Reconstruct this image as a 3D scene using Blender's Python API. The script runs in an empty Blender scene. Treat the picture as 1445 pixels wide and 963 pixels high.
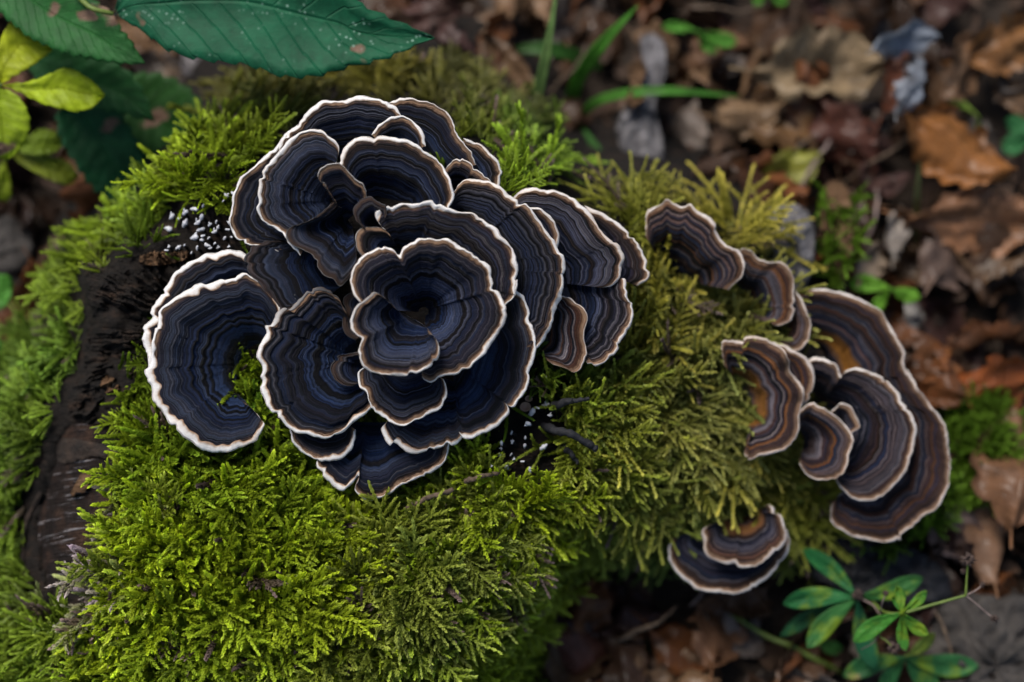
import bpy, math, random
import numpy as np
from mathutils import Matrix, Vector, Euler

random.seed(7)
rng = np.random.default_rng(11)
scene = bpy.context.scene
COL = scene.collection
R = math.radians

# ------------------------------------------------------------------ camera
# working frame: u = image right, v = image up, w = towards the lens (all metres),
# origin in the middle of the big rosette's plane; the lens looks down 75 degrees
TILT = R(15.0)
DIST = 0.55
WIDE = 0.30
PX = WIDE / 1445.0
GW = -0.120
cT, sT = math.cos(TILT), math.sin(TILT)
OZ = -GW * cT
B_U = np.array([1.0, 0, 0]); B_V = np.array([0, cT, sT]); B_W = np.array([0, -sT, cT])
ORIG = np.array([0, 0, OZ])

cam_d = bpy.data.cameras.new('camera')
cam = bpy.data.objects.new('camera', cam_d)
COL.objects.link(cam)
cam.location = ORIG + B_W * DIST
cam.rotation_euler = (TILT, 0, 0)
cam_d.sensor_width = 36.0
cam_d.lens = 36.0 * DIST / WIDE
cam_d.clip_start = 0.01
cam_d.clip_end = 200.0
cam_d.dof.use_dof = True
cam_d.dof.focus_distance = DIST + 0.002
cam_d.dof.aperture_fstop = 4.3
scene.camera = cam

# ------------------------------------------------------------------ light
SUN_EL, SUN_AZ = R(58), R(-35)       # azimuth measured from +Y towards +X
world = bpy.data.worlds.new('World')
scene.world = world
world.use_nodes = True
wn = world.node_tree
sky = wn.nodes.new('ShaderNodeTexSky')
sky.sky_type = 'NISHITA'
sky.sun_disc = False
sky.sun_elevation = SUN_EL
sky.sun_rotation = SUN_AZ
sky.air_density = 1.3
sky.dust_density = 2.0
wn.links.new(sky.outputs[0], wn.nodes['Background'].inputs[0])
wn.nodes['Background'].inputs[1].default_value = 0.055
sd = bpy.data.lights.new('sun', 'SUN')
sd.energy = 2.2
sd.angle = R(28)
sd.color = (1.0, 0.96, 0.90)
so = bpy.data.objects.new('sun', sd)
COL.objects.link(so)
sun_dir = Vector((math.sin(SUN_AZ) * math.cos(SUN_EL), math.cos(SUN_AZ) * math.cos(SUN_EL), math.sin(SUN_EL)))
so.rotation_euler = sun_dir.to_track_quat('Z', 'Y').to_euler()
so.location = (0, 0, 3)
vs = scene.view_settings
vs.view_transform = 'Standard'
vs.look = 'None'
vs.exposure = 1.2
vs.gamma = 1.0
vs.use_curve_mapping = False
scene.cycles.max_bounces = 4
scene.cycles.diffuse_bounces = 2
scene.cycles.use_adaptive_sampling = True
scene.cycles.adaptive_threshold = 0.03
scene.cycles.glossy_bounces = 2
scene.cycles.transmission_bounces = 4

# ------------------------------------------------------------------ helpers
def W3(u, v, w):
    """frame coords (arrays) -> world (n,3)"""
    u = np.asarray(u, float); v = np.asarray(v, float); w = np.asarray(w, float)
    return ORIG + u[..., None] * B_U + v[..., None] * B_V + w[..., None] * B_W

def F2(px, py, w):
    k = PX * (DIST - w) / DIST
    return (px - 722.5) * k, (481.5 - py) * k

def P(px, py, w):
    """point at depth w (metres) that stands at photograph position px, py"""
    px = np.asarray(px, float); py = np.asarray(py, float); w = np.asarray(w, float)
    u, v = F2(px, py, w)
    return W3(u, v, w + np.zeros_like(u))

def ground_w(px, py):
    """depth of the level ground below photograph position px, py"""
    px = np.asarray(px, float); py = np.asarray(py, float)
    w = np.full(np.broadcast(px, py).shape, GW)
    for _ in range(8):
        u, v = F2(px, py, w)
        w = GW - v * sT / cT
    return w

def hash1(i, seed=0):
    x = np.sin((np.asarray(i, float) + seed * 17.31) * 127.1 + seed * 311.7) * 43758.5453
    return x - np.floor(x)

def n1(x, seed=0):
    x = np.asarray(x, float); i = np.floor(x); f = x - i
    f = f * f * (3 - 2 * f)
    return (hash1(i, seed) * (1 - f) + hash1(i + 1, seed) * f) * 2 - 1

def hash2(i, j, seed=0):
    x = np.sin(i * 127.1 + j * 311.7 + seed * 74.7) * 43758.5453
    return x - np.floor(x)

def n2(x, y, seed=0):
    x = np.asarray(x, float); y = np.asarray(y, float)
    i = np.floor(x); j = np.floor(y); f = x - i; g = y - j
    f = f * f * (3 - 2 * f); g = g * g * (3 - 2 * g)
    a = hash2(i, j, seed) * (1 - f) + hash2(i + 1, j, seed) * f
    b = hash2(i, j + 1, seed) * (1 - f) + hash2(i + 1, j + 1, seed) * f
    return (a * (1 - g) + b * g) * 2 - 1

def fbm2(x, y, seed=0, o=4):
    s = 0; a = 1; t = 0
    for k in range(o):
        s = s + a * n2(x * 2 ** k, y * 2 ** k, seed + k); t += a; a *= 0.5
    return s / t

def spline(pts, n, closed=False):
    """Catmull-Rom through pts resampled to n points of even arc length"""
    p = np.asarray(pts, float)
    if len(p) == 1:
        return np.repeat(p, n, 0)
    if closed:
        q = np.vstack([p[-1:], p, p[:2]])
    else:
        q = np.vstack([2 * p[0] - p[1], p, 2 * p[-1] - p[-2]])
    out = []
    t = np.linspace(0, 1, 12, endpoint=False)[:, None]
    for i in range(1, len(q) - 2):
        a, b, c, d = q[i - 1], q[i], q[i + 1], q[i + 2]
        out.append(0.5 * ((2 * b) + (-a + c) * t + (2 * a - 5 * b + 4 * c - d) * t * t + (-a + 3 * b - 3 * c + d) * t ** 3))
    out.append(q[-2][None])
    o = np.vstack(out)
    L = np.concatenate([[0], np.cumsum(np.linalg.norm(np.diff(o, axis=0), axis=1))])
    s = np.linspace(0, L[-1], n)
    return np.stack([np.interp(s, L, o[:, k]) for k in range(o.shape[1])], 1)

def new_mesh(name, verts, faces, mat=None, attrs=None, smooth=True):
    me = bpy.data.meshes.new(name)
    me.from_pydata([tuple(v) for v in np.asarray(verts)], [], faces if isinstance(faces, list) else faces.tolist())
    if smooth:
        me.polygons.foreach_set('use_smooth', np.ones(len(me.polygons), bool))
    if attrs:
        for k, v in attrs.items():
            v = np.asarray(v, np.float32)
            if v.ndim == 2:
                a = me.attributes.new(k, 'FLOAT_COLOR', 'POINT'); a.data.foreach_set('color', v.ravel())
            else:
                a = me.attributes.new(k, 'FLOAT', 'POINT'); a.data.foreach_set('value', v.ravel())
    if mat:
        me.materials.append(mat)
    me.update()
    return me

def grid_faces(nr, nc, off=0, flip=False, wrap=False):
    i, j = np.meshgrid(np.arange(nr - 1), np.arange(nc if wrap else nc - 1), indexing='ij')
    j2 = (j + 1) % nc
    a = i * nc + j; b = i * nc + j2; c = (i + 1) * nc + j2; d = (i + 1) * nc + j
    f = np.stack([a, b, c, d] if not flip else [a, d, c, b], -1).reshape(-1, 4) + off
    return f

def obj(name, me, parent=None, color=None):
    o = bpy.data.objects.new(name, me)
    COL.objects.link(o)
    if parent is not None:
        o.parent = parent
    if color is not None:
        o.color = color
    return o

def tag(o, label, cat, group=None, kind=None):
    o['label'] = label
    o['category'] = cat
    if group: o['group'] = group
    if kind: o['kind'] = kind
    return o

def thing(name, label, cat, base, group=None):
    o = bpy.data.objects.new(name, None)
    COL.objects.link(o)
    o.location = base
    o.empty_display_size = 0.005
    return tag(o, label, cat, group)

def tube(path, radii, ns=8, cap=True):
    """verts, faces of a tube through 3D path (n,3)"""
    p = np.asarray(path, float); n = len(p)
    r = np.broadcast_to(np.asarray(radii, float), (n,))
    t = np.gradient(p, axis=0); t /= np.linalg.norm(t, axis=1)[:, None] + 1e-12
    ref = np.array([0.31, 0.2, 0.93])
    a = np.cross(t, ref); a /= np.linalg.norm(a, axis=1)[:, None] + 1e-9
    b = np.cross(t, a)
    th = np.linspace(0, 2 * math.pi, ns, endpoint=False)
    v = p[:, None] + r[:, None, None] * (np.cos(th)[None, :, None] * a[:, None] + np.sin(th)[None, :, None] * b[:, None])
    f = grid_faces(n, ns, wrap=True).tolist()
    if cap:
        f.append(list(range(ns))[::-1]); f.append([(n - 1) * ns + k for k in range(ns)])
    return v.reshape(-1, 3), f

class MB:
    def __init__(s): s.v = []; s.f = []; s.n = 0
    def add(s, v, f):
        s.v.append(np.asarray(v)); s.f += [[q + s.n for q in g] for g in f]; s.n += len(v)
        return s
    def mesh(s, name, mat, base=(0, 0, 0)):
        return new_mesh(name, np.vstack(s.v) - np.asarray(base), s.f, mat)

# ------------------------------------------------------------------ materials
def mat(name):
    m = bpy.data.materials.new(name); m.use_nodes = True
    nt = m.node_tree
    return m, nt, nt.nodes['Principled BSDF']

def nd(nt, t, **kw):
    n = nt.nodes.new(t)
    for k, v in kw.items():
        setattr(n, k, v)
    return n

def lk(nt, a, b): nt.links.new(a, b)

def setv(nt, sock, v):
    if hasattr(v, 'default_value') or isinstance(v, bpy.types.NodeSocket): nt.links.new(v, sock)
    else: sock.default_value = v

def math_(nt, op, a, b=0.0, clamp=False):
    n = nd(nt, 'ShaderNodeMath', operation=op); n.use_clamp = clamp
    setv(nt, n.inputs[0], a); setv(nt, n.inputs[1], b)
    return n.outputs[0]

def ramp(nt, fac, stops, interp='LINEAR'):
    n = nd(nt, 'ShaderNodeValToRGB'); cr = n.color_ramp; cr.interpolation = interp
    while len(cr.elements) < len(stops): cr.elements.new(0.5)
    for e, (p, c) in zip(cr.elements, stops):
        e.position = p; e.color = (*c, 1) if len(c) == 3 else c
    setv(nt, n.inputs[0], fac)
    return n.outputs[0]

def g3(v): return (v, v, v)

def mixc(nt, fac, a, b, mode='MIX'):
    n = nd(nt, 'ShaderNodeMix', data_type='RGBA', blend_type=mode)
    setv(nt, n.inputs[0], fac)
    for s, v in ((n.inputs[6], a), (n.inputs[7], b)):
        if isinstance(v, tuple) and len(v) == 3: v = (*v, 1)
        setv(nt, s, v)
    return n.outputs[2]

def attr(nt, name, typ='GEOMETRY'):
    n = nd(nt, 'ShaderNodeAttribute', attribute_name=name, attribute_type=typ)
    return n

def noise(nt, scale, detail=3, rough=0.6, vec=None, dim='3D', w=None):
    n = nd(nt, 'ShaderNodeTexNoise', noise_dimensions=dim)
    n.inputs['Scale'].default_value = scale; n.inputs['Detail'].default_value = detail
    n.inputs['Roughness'].default_value = rough
    if vec is not None: lk(nt, vec, n.inputs['Vector'])
    if w is not None: setv(nt, n.inputs['W'], w)
    return n.outputs[0]

def bump(nt, bsdf, h, strength, dist):
    b = nd(nt, 'ShaderNodeBump'); b.inputs['Strength'].default_value = strength; b.inputs['Distance'].default_value = dist
    setv(nt, b.inputs['Height'], h); lk(nt, b.outputs[0], bsdf.inputs['Normal'])

def objco(nt): return nd(nt, 'ShaderNodeTexCoord').outputs['Object']
def worldco(nt): return nd(nt, 'ShaderNodeNewGeometry').outputs['Position']

# upper side of a bracket: growth rings from the mesh's own ring coordinate
def make_cap_mat():
    m, nt, b = mat('fungus_cap')
    ring = attr(nt, 'ring').outputs['Fac']; nr = attr(nt, 'nrings').outputs['Fac']
    seed = attr(nt, 'seed').outputs['Fac']; edge = attr(nt, 'edge').outputs['Fac']; ang = attr(nt, 'ang').outputs['Fac']
    oc = nd(nt, 'ShaderNodeSeparateColor'); lk(nt, nd(nt, 'ShaderNodeObjectInfo').outputs['Color'], oc.inputs[0])
    brown, gold, pale = oc.outputs[0], oc.outputs[1], oc.outputs[2]
    wob = math_(nt, 'MULTIPLY', math_(nt, 'SUBTRACT', noise(nt, 260, 3, 0.6, worldco(nt)), 0.5), 0.035)
    rw = math_(nt, 'ADD', ring, wob)
    T = math_(nt, 'ADD', math_(nt, 'MULTIPLY', rw, nr), seed)
    big = noise(nt, 0.30, 1.0, 0.5, dim='1D', w=T)
    mid = noise(nt, 0.75, 1.5, 0.55, dim='1D', w=math_(nt, 'ADD', T, 31.0))
    fine = noise(nt, 1.9, 2.0, 0.6, dim='1D', w=math_(nt, 'ADD', T, 77.0))
    hair = noise(nt, 5.5, 2.0, 0.6, dim='1D', w=math_(nt, 'ADD', T, 111.0))
    outer = ramp(nt, rw, [(0.46, g3(0)), (0.82, g3(1))])
    dark = mixc(nt, brown, (0.0030, 0.0036, 0.0066), (0.010, 0.0075, 0.0075))
    blue = mixc(nt, brown, mixc(nt, outer, (0.0075, 0.021, 0.066), (0.0115, 0.0195, 0.044)), (0.018, 0.024, 0.045))
    slate = mixc(nt, brown, mixc(nt, outer, (0.024, 0.056, 0.140), (0.042, 0.053, 0.080)), (0.22, 0.19, 0.205))
    brn = mixc(nt, brown, (0.026, 0.0165, 0.0125), (0.070, 0.025, 0.014))
    c = mixc(nt, ramp(nt, mid, [(0.42, g3(0)), (0.57, g3(1))]), dark, blue)
    c = mixc(nt, ramp(nt, big, [(0.52, g3(0)), (0.61, g3(0.8))]), c, slate)
    bz = math_(nt, 'MULTIPLY', ramp(nt, noise(nt, 1.1, 1.5, 0.55, dim='1D', w=math_(nt, 'ADD', T, 53.0)), [(0.40, g3(0.05)), (0.54, g3(1))]), outer)
    bz = math_(nt, 'ADD', math_(nt, 'MULTIPLY', bz, 0.5), math_(nt, 'MULTIPLY', brown, ramp(nt, noise(nt, 0.8, 1, 0.5, dim='1D', w=math_(nt, 'ADD', T, 13.0)), [(0.50, g3(0)), (0.58, g3(0.9))])), clamp=True)
    c = mixc(nt, bz, c, brn)
    # pale lines between zones, ochre ones on the brown brackets
    c = mixc(nt, ramp(nt, fine, [(0.57, g3(0)), (0.67, g3(0.65))]), c, mixc(nt, brown, mixc(nt, outer, (0.034, 0.058, 0.115), (0.078, 0.072, 0.074)), (0.34, 0.28, 0.26)))
    och = math_(nt, 'MULTIPLY', ramp(nt, noise(nt, 0.7, 1, 0.5, dim='1D', w=math_(nt, 'ADD', T, 203.0)), [(0.60, g3(0)), (0.66, g3(1))]), ramp(nt, brown, [(0.32, g3(0)), (0.7, g3(0.8))]))
    c = mixc(nt, och, c, (0.20, 0.075, 0.018))
    c = mixc(nt, ramp(nt, fine, [(0.33, g3(0.85)), (0.43, g3(0))]), c, (0.0030, 0.0030, 0.0042))
    c = mixc(nt, 1.0, c, ramp(nt, hair, [(0.32, g3(0.40)), (0.66, g3(1.32))]), 'MULTIPLY')
    vg = nd(nt, 'ShaderNodeTexVoronoi'); vg.inputs['Scale'].default_value = 420; lk(nt, worldco(nt), vg.inputs['Vector'])
    grit = math_(nt, 'MULTIPLY', ramp(nt, vg.outputs[0], [(0.05, g3(1)), (0.12, g3(0))]), ramp(nt, noise(nt, 120, 2, 0.5, worldco(nt)), [(0.60, g3(0)), (0.66, g3(0.8))]))
    c = mixc(nt, grit, c, (0.20, 0.18, 0.16))
    c = mixc(nt, 1.0, c, mixc(nt, brown, (0.66, 0.73, 0.84), (0.97, 0.94, 0.93)), 'MULTIPLY')
    # ochre inner zone of some brackets
    gz = ramp(nt, rw, [(0.12, g3(0)), (0.20, g3(1)), (0.34, g3(1)), (0.40, g3(0))])
    c = mixc(nt, math_(nt, 'MULTIPLY', gz, gold), c, (0.30, 0.125, 0.022))
    # radial silky fibres
    cx = nd(nt, 'ShaderNodeCombineXYZ'); lk(nt, math_(nt, 'MULTIPLY', ang, 26.0), cx.inputs[0]); lk(nt, math_(nt, 'MULTIPLY', ring, 5.0), cx.inputs[1]); lk(nt, seed, cx.inputs[2])
    fib = noise(nt, 1.0, 3, 0.65, cx.outputs[0])
    c = mixc(nt, 1.0, c, ramp(nt, fib, [(0.25, g3(0.42)), (0.75, g3(1.75))]), 'MULTIPLY')
    blot = noise(nt, 90, 3, 0.6, worldco(nt))
    c = mixc(nt, 1.0, c, ramp(nt, blot, [(0.3, g3(0.72)), (0.7, g3(1.3))]), 'MULTIPLY')
    # brown then tan zone just inside the pale margin (edge = mm from margin)
    en = math_(nt, 'ADD', edge, math_(nt, 'MULTIPLY', math_(nt, 'SUBTRACT', noise(nt, 700, 2, 0.6, worldco(nt)), 0.5), 1.0))
    c = mixc(nt, math_(nt, 'MULTIPLY', ramp(nt, math_(nt, 'DIVIDE', en, 8.0), [(0.17, g3(0.85)), (0.30, g3(0.0))]), math_(nt, 'ADD', 0.25, math_(nt, 'MULTIPLY', pale, 0.75))), c, mixc(nt, brown, (0.060, 0.032, 0.020), (0.13, 0.06, 0.03)))
    tan = math_(nt, 'MULTIPLY', ramp(nt, math_(nt, 'DIVIDE', en, 8.0), [(0.12, g3(0.9)), (0.21, g3(0.0))]), pale)
    c = mixc(nt, tan, c, (0.30, 0.185, 0.115))
    lk(nt, c, b.inputs['Base Color'])
    b.inputs['Roughness'].default_value = 0.56
    b.inputs['Specular IOR Level'].default_value = 0.17
    b.inputs['Sheen Weight'].default_value = 0.0
    b.inputs['Sheen Roughness'].default_value = 0.4
    b.inputs['Sheen Tint'].default_value = (0.65, 0.78, 1.0, 1)
    h = math_(nt, 'ADD', math_(nt, 'MULTIPLY', fib, 0.35), math_(nt, 'ADD', math_(nt, 'MULTIPLY', hair, 0.6), math_(nt, 'ADD', math_(nt, 'MULTIPLY', fine, 1.2), math_(nt, 'MULTIPLY', mid, 0.9))))
    bump(nt, b, h, 1.0, 0.0014)
    return m

def make_margin_mat():
    m, nt, b = mat('fungus_margin')
    q = attr(nt, 'm').outputs['Fac']; sh = attr(nt, 'grey').outputs['Fac']; ang = attr(nt, 'ang').outputs['Fac']
    oc = nd(nt, 'ShaderNodeSeparateColor'); lk(nt, nd(nt, 'ShaderNodeObjectInfo').outputs['Color'], oc.inputs[0])
    wc = worldco(nt)
    c = ramp(nt, math_(nt, 'ADD', q, math_(nt, 'MULTIPLY', math_(nt, 'SUBTRACT', noise(nt, 500, 3, 0.6, wc), 0.5), 0.5)),
             [(0.0, (0.16, 0.09, 0.055)), (0.16, (0.36, 0.25, 0.175)), (0.36, (0.66, 0.62, 0.58)), (0.7, (0.76, 0.745, 0.735))])
    c = mixc(nt, ramp(nt, noise(nt, 55, 3, 0.6, wc), [(0.50, g3(0)), (0.70, g3(0.5))]), c, mixc(nt, 1.0, c, (0.70, 0.56, 0.45), 'MULTIPLY'))
    c = mixc(nt, math_(nt, 'MULTIPLY', oc.outputs[0], 0.95), c, mixc(nt, 1.0, c, (0.72, 0.60, 0.52), 'MULTIPLY'))
    c = mixc(nt, sh, c, mixc(nt, noise(nt, 300, 3, 0.6, wc), (0.030, 0.029, 0.033), (0.090, 0.083, 0.084)))
    cx = nd(nt, 'ShaderNodeCombineXYZ'); lk(nt, math_(nt, 'MULTIPLY', ang, 40.0), cx.inputs[0]); lk(nt, math_(nt, 'MULTIPLY', q, 1.5), cx.inputs[1])
    fib = noise(nt, 1.0, 3, 0.6, cx.outputs[0])
    c = mixc(nt, 1.0, c, ramp(nt, fib, [(0.3, g3(0.66)), (0.7, g3(1.10))]), 'MULTIPLY')
    lk(nt, c, b.inputs['Base Color'])
    b.inputs['Roughness'].default_value = 0.85
    b.inputs['Specular IOR Level'].default_value = 0.15
    bump(nt, b, math_(nt, 'ADD', fib, noise(nt, 1500, 3, 0.6, wc)), 0.5, 0.0004)
    return m

def simple_mat(name, stops, scale, rough=0.8, bump_s=0.5, bump_d=0.001, detail=5, spec=0.3, stretch=None):
    m, nt, b = mat(name)
    co = worldco(nt)
    if stretch:
        mp = nd(nt, 'ShaderNodeMapping'); mp.inputs['Scale'].default_value = stretch; lk(nt, co, mp.inputs[0]); co = mp.outputs[0]
    n = noise(nt, scale, detail, 0.65, co)
    lk(nt, ramp(nt, n, stops), b.inputs['Base Color'])
    b.inputs['Roughness'].default_value = rough
    b.inputs['Specular IOR Level'].default_value = spec
    bump(nt, b, noise(nt, scale * 3, 5, 0.65, co), bump_s, bump_d)
    return m

def make_moss_mat():
    m, nt, b = mat('moss_shoots')
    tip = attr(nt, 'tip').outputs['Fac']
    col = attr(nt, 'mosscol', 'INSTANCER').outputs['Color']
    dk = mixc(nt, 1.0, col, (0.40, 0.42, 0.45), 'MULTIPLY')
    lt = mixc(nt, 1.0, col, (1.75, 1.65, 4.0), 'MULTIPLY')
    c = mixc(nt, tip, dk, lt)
    lk(nt, c, b.inputs['Base Color'])
    b.inputs['Roughness'].default_value = 0.5
    b.inputs['Specular IOR Level'].default_value = 0.28
    tr = nd(nt, 'ShaderNodeBsdfTranslucent'); lk(nt, c, tr.inputs[0])
    mx = nd(nt, 'ShaderNodeMixShader'); mx.inputs[0].default_value = 0.38
    lk(nt, b.outputs[0], mx.inputs[1]); lk(nt, tr.outputs[0], mx.inputs[2])
    lk(nt, mx.outputs[0], nt.nodes['Material Output'].inputs[0])
    return m

def make_leaf_mat(name, spots=0.0, vein_light=0.35, translucent=0.3, rough=0.45, dead=False, specks=0.0, blotch=0.0):
    """colour from the object's colour; veins from the leaf's own coordinates k (along) and x (across)"""
    m, nt, b = mat(name)
    info = nd(nt, 'ShaderNodeObjectInfo')
    base = info.outputs['Color']
    k = attr(nt, 'k').outputs['Fac']; x = attr(nt, 'x').outputs['Fac']; nv = attr(nt, 'nv').outputs['Fac']
    ax = math_(nt, 'ABSOLUTE', x)
    ph = math_(nt, 'SUBTRACT', math_(nt, 'MULTIPLY', k, nv), math_(nt, 'MULTIPLY', ax, math_(nt, 'MULTIPLY', nv, 0.16)))
    fr = math_(nt, 'ABSOLUTE', math_(nt, 'SUBTRACT', math_(nt, 'FRACT', ph), 0.5))
    vein = ramp(nt, fr, [(0.0, g3(1)), (0.07, g3(0.0))])
    mid = ramp(nt, ax, [(0.0, g3(1)), (0.045, g3(0.0))])
    v = math_(nt, 'MAXIMUM', math_(nt, 'MULTIPLY', vein, 0.5), mid)
    wc = worldco(nt)
    n = noise(nt, 130, 5, 0.65, wc)
    c = mixc(nt, 1.0, base, ramp(nt, n, [(0.25, g3(0.55)), (0.75, g3(1.45))]), 'MULTIPLY')
    vc = mixc(nt, 1.0, base, (1.9, 1.8, 1.6), 'MULTIPLY') if vein_light > 0 else mixc(nt, 1.0, base, (0.45, 0.4, 0.4), 'MULTIPLY')
    c = mixc(nt, math_(nt, 'MULTIPLY', v, abs(vein_light)), c, vc)
    if dead:
        c = mixc(nt, ramp(nt, noise(nt, 55, 4, 0.7, wc), [(0.50, g3(0)), (0.72, g3(0.8))]), c, (0.030, 0.018, 0.011))
        c = mixc(nt, ramp(nt, noise(nt, 75, 4, 0.7, objco(nt)), [(0.58, g3(0)), (0.75, g3(0.5))]), c, (0.28, 0.20, 0.14))
    if spots:
        sp = ramp(nt, noise(nt, 62, 2, 0.5, wc), [(0.69 - spots * 0.05, g3(0)), (0.72 - spots * 0.05, g3(1))])
        c = mixc(nt, sp, c, mixc(nt, noise(nt, 300, 3, 0.6, wc), (0.09, 0.045, 0.025), (0.26, 0.17, 0.12)))
    if blotch:
        c = mixc(nt, ramp(nt, noise(nt, 95, 3, 0.6, wc), [(0.50, g3(0)), (0.66, g3(blotch))]), c, (0.17, 0.24, 0.012))
    if specks:
        vr = nd(nt, 'ShaderNodeTexVoronoi'); vr.inputs['Scale'].default_value = 520; lk(nt, wc, vr.inputs['Vector'])
        sp = math_(nt, 'MULTIPLY', ramp(nt, vr.outputs[0], [(0.12, g3(1)), (0.32, g3(0))]), ramp(nt, noise(nt, 60, 3, 0.6, wc), [(0.50, g3(0)), (0.64, g3(specks))]))
        c = mixc(nt, sp, c, (0.22, 0.36, 0.28))
    lk(nt, c, b.inputs['Base Color'])
    b.inputs['Roughness'].default_value = rough
    b.inputs['Specular IOR Level'].default_value = 0.2
    h = math_(nt, 'ADD', math_(nt, 'MULTIPLY', v, -0.9), math_(nt, 'MULTIPLY', n, 0.8))
    bump(nt, b, h, 0.55, 0.0011)
    tr = nd(nt, 'ShaderNodeBsdfTranslucent'); lk(nt, c, tr.inputs[0])
    mx = nd(nt, 'ShaderNodeMixShader'); mx.inputs[0].default_value = translucent
    lk(nt, b.outputs[0], mx.inputs[1]); lk(nt, tr.outputs[0], mx.inputs[2])
    lk(nt, mx.outputs[0], nt.nodes['Material Output'].inputs[0])
    return m

def make_sawn_mat():
    m, nt, b = mat('sawn_wood')
    co = worldco(nt)
    mp = nd(nt, 'ShaderNodeMapping'); mp.inputs['Rotation'].default_value = (0, 0, R(-24)); mp.inputs['Scale'].default_value = (45, 1300, 60)
    lk(nt, co, mp.inputs[0])
    saw = noise(nt, 1.0, 3, 0.6, mp.outputs[0])
    mp2 = nd(nt, 'ShaderNodeMapping'); mp2.inputs['Rotation'].default_value = (0, 0, R(14)); mp2.inputs['Scale'].default_value = (500, 60, 60)
    lk(nt, co, mp2.inputs[0])
    gr = noise(nt, 1.0, 4, 0.6, mp2.outputs[0])
    c = ramp(nt, noise(nt, 60, 5, 0.7, co), [(0.3, (0.003, 0.0022, 0.002)), (0.52, (0.011, 0.0068, 0.0055)), (0.72, (0.050, 0.026, 0.016))])
    c = mixc(nt, ramp(nt, gr, [(0.5, g3(0)), (0.8, g3(0.35))]), c, (0.03, 0.025, 0.025))
    c = mixc(nt, ramp(nt, saw, [(0.61, g3(0)), (0.68, g3(0.75))]), c, (0.34, 0.32, 0.33))
    lk(nt, c, b.inputs['Base Color'])
    b.inputs['Roughness'].default_value = 0.8
    b.inputs['Specular IOR Level'].default_value = 0.15
    bump(nt, b, math_(nt, 'ADD', saw, math_(nt, 'ADD', math_(nt, 'MULTIPLY', gr, 1.2), noise(nt, 170, 6, 0.7, co))), 1.0, 0.0016)
    return m

M_CAP = make_cap_mat()
M_MARGIN = make_margin_mat()
M_PORE = simple_mat('pore_surface', [(0.3, (0.42, 0.36, 0.29)), (0.7, (0.62, 0.56, 0.48))], 900, 0.9, 0.6, 0.0004)
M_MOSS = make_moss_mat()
M_WOOD = simple_mat('rotten_wood', [(0.3, (0.003, 0.0024, 0.0022)), (0.55, (0.010, 0.0068, 0.005)), (0.72, (0.036, 0.020, 0.012)), (0.85, (0.09, 0.052, 0.03))], 130, 0.8, 1.0, 0.002, 7, 0.2, (1, 2.2, 1))
M_CHUNK = simple_mat('brown_rotten_chunk', [(0.25, (0.03, 0.016, 0.008)), (0.55, (0.12, 0.065, 0.032)), (0.8, (0.26, 0.17, 0.10))], 130, 0.85, 1.0, 0.002, 7, 0.2, (0.7, 3.0, 1))
M_BARK = simple_mat('dark_bark', [(0.3, (0.008, 0.006, 0.005)), (0.6, (0.03, 0.018, 0.012)), (0.8, (0.10, 0.06, 0.035))], 220, 0.8, 1.0, 0.0015, 6)
M_SAWN = make_sawn_mat()
M_SOIL = simple_mat('soil', [(0.3, (0.010, 0.007, 0.005)), (0.6, (0.032, 0.021, 0.014)), (0.8, (0.07, 0.045, 0.03))], 60, 0.9, 1.0, 0.004, 8)
M_CRUMB = simple_mat('litter_crumbs', [(0.25, (0.014, 0.008, 0.005)), (0.5, (0.04, 0.022, 0.013)), (0.75, (0.11, 0.065, 0.04))], 45, 0.8, 0.5, 0.001)
M_STONE = simple_mat('grey_stone', [(0.25, (0.012, 0.011, 0.010)), (0.5, (0.036, 0.031, 0.028)), (0.8, (0.10, 0.088, 0.078))], 90, 0.85, 1.0, 0.002, 8)
M_GREYWOOD = simple_mat('grey_weathered_wood', [(0.3, (0.05, 0.047, 0.05)), (0.55, (0.15, 0.14, 0.145)), (0.8, (0.28, 0.26, 0.26))], 90, 0.85, 1.0, 0.002, 6, 0.25, (3, 0.6, 1))
M_SNUFF = simple_mat('candlesnuff_white', [(0.3, (0.28, 0.28, 0.31)), (0.7, (0.56, 0.56, 0.58))], 900, 0.9, 0.6, 0.0003)
M_BLACK = simple_mat('candlesnuff_black', [(0.3, (0.004, 0.004, 0.005)), (0.7, (0.018, 0.018, 0.022))], 500, 0.7, 0.8, 0.0005)
M_TWIG = simple_mat('brown_twig', [(0.3, (0.03, 0.02, 0.014)), (0.7, (0.13, 0.09, 0.06))], 260, 0.85, 0.8, 0.0008)
M_CUP = simple_mat('brown_cup', [(0.3, (0.12, 0.07, 0.045)), (0.7, (0.30, 0.20, 0.14))], 400, 0.55, 0.4, 0.0004)
M_STEM = simple_mat('green_stem', [(0.3, (0.05, 0.085, 0.012)), (0.7, (0.12, 0.16, 0.03))], 200, 0.5, 0.3, 0.0004)
M_DRYSTEM = simple_mat('dry_stem', [(0.3, (0.09, 0.06, 0.055)), (0.7, (0.24, 0.18, 0.16))], 300, 0.7, 0.4, 0.0004)
M_SEED = simple_mat('seed_head', [(0.3, (0.02, 0.012, 0.010)), (0.7, (0.09, 0.06, 0.05))], 900, 0.8, 0.5, 0.0004)
M_GREEN = make_leaf_mat('green_leaf', 0.35, 0.3, 0.28, 0.6)
M_BIGGREEN = make_leaf_mat('big_green_leaf', 0.25, 0.16, 0.3, 0.62, specks=0.9)
M_WHORL = make_leaf_mat('whorl_leaf', 0.15, 0.3, 0.3, 0.55, blotch=0.8)
M_YELLOW = make_leaf_mat('yellow_green_leaf', 0.9, -0.35, 0.4, 0.5)
M_DEAD = make_leaf_mat('dead_leaf', 0.0, 0.45, 0.22, 0.36, dead=True)
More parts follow.
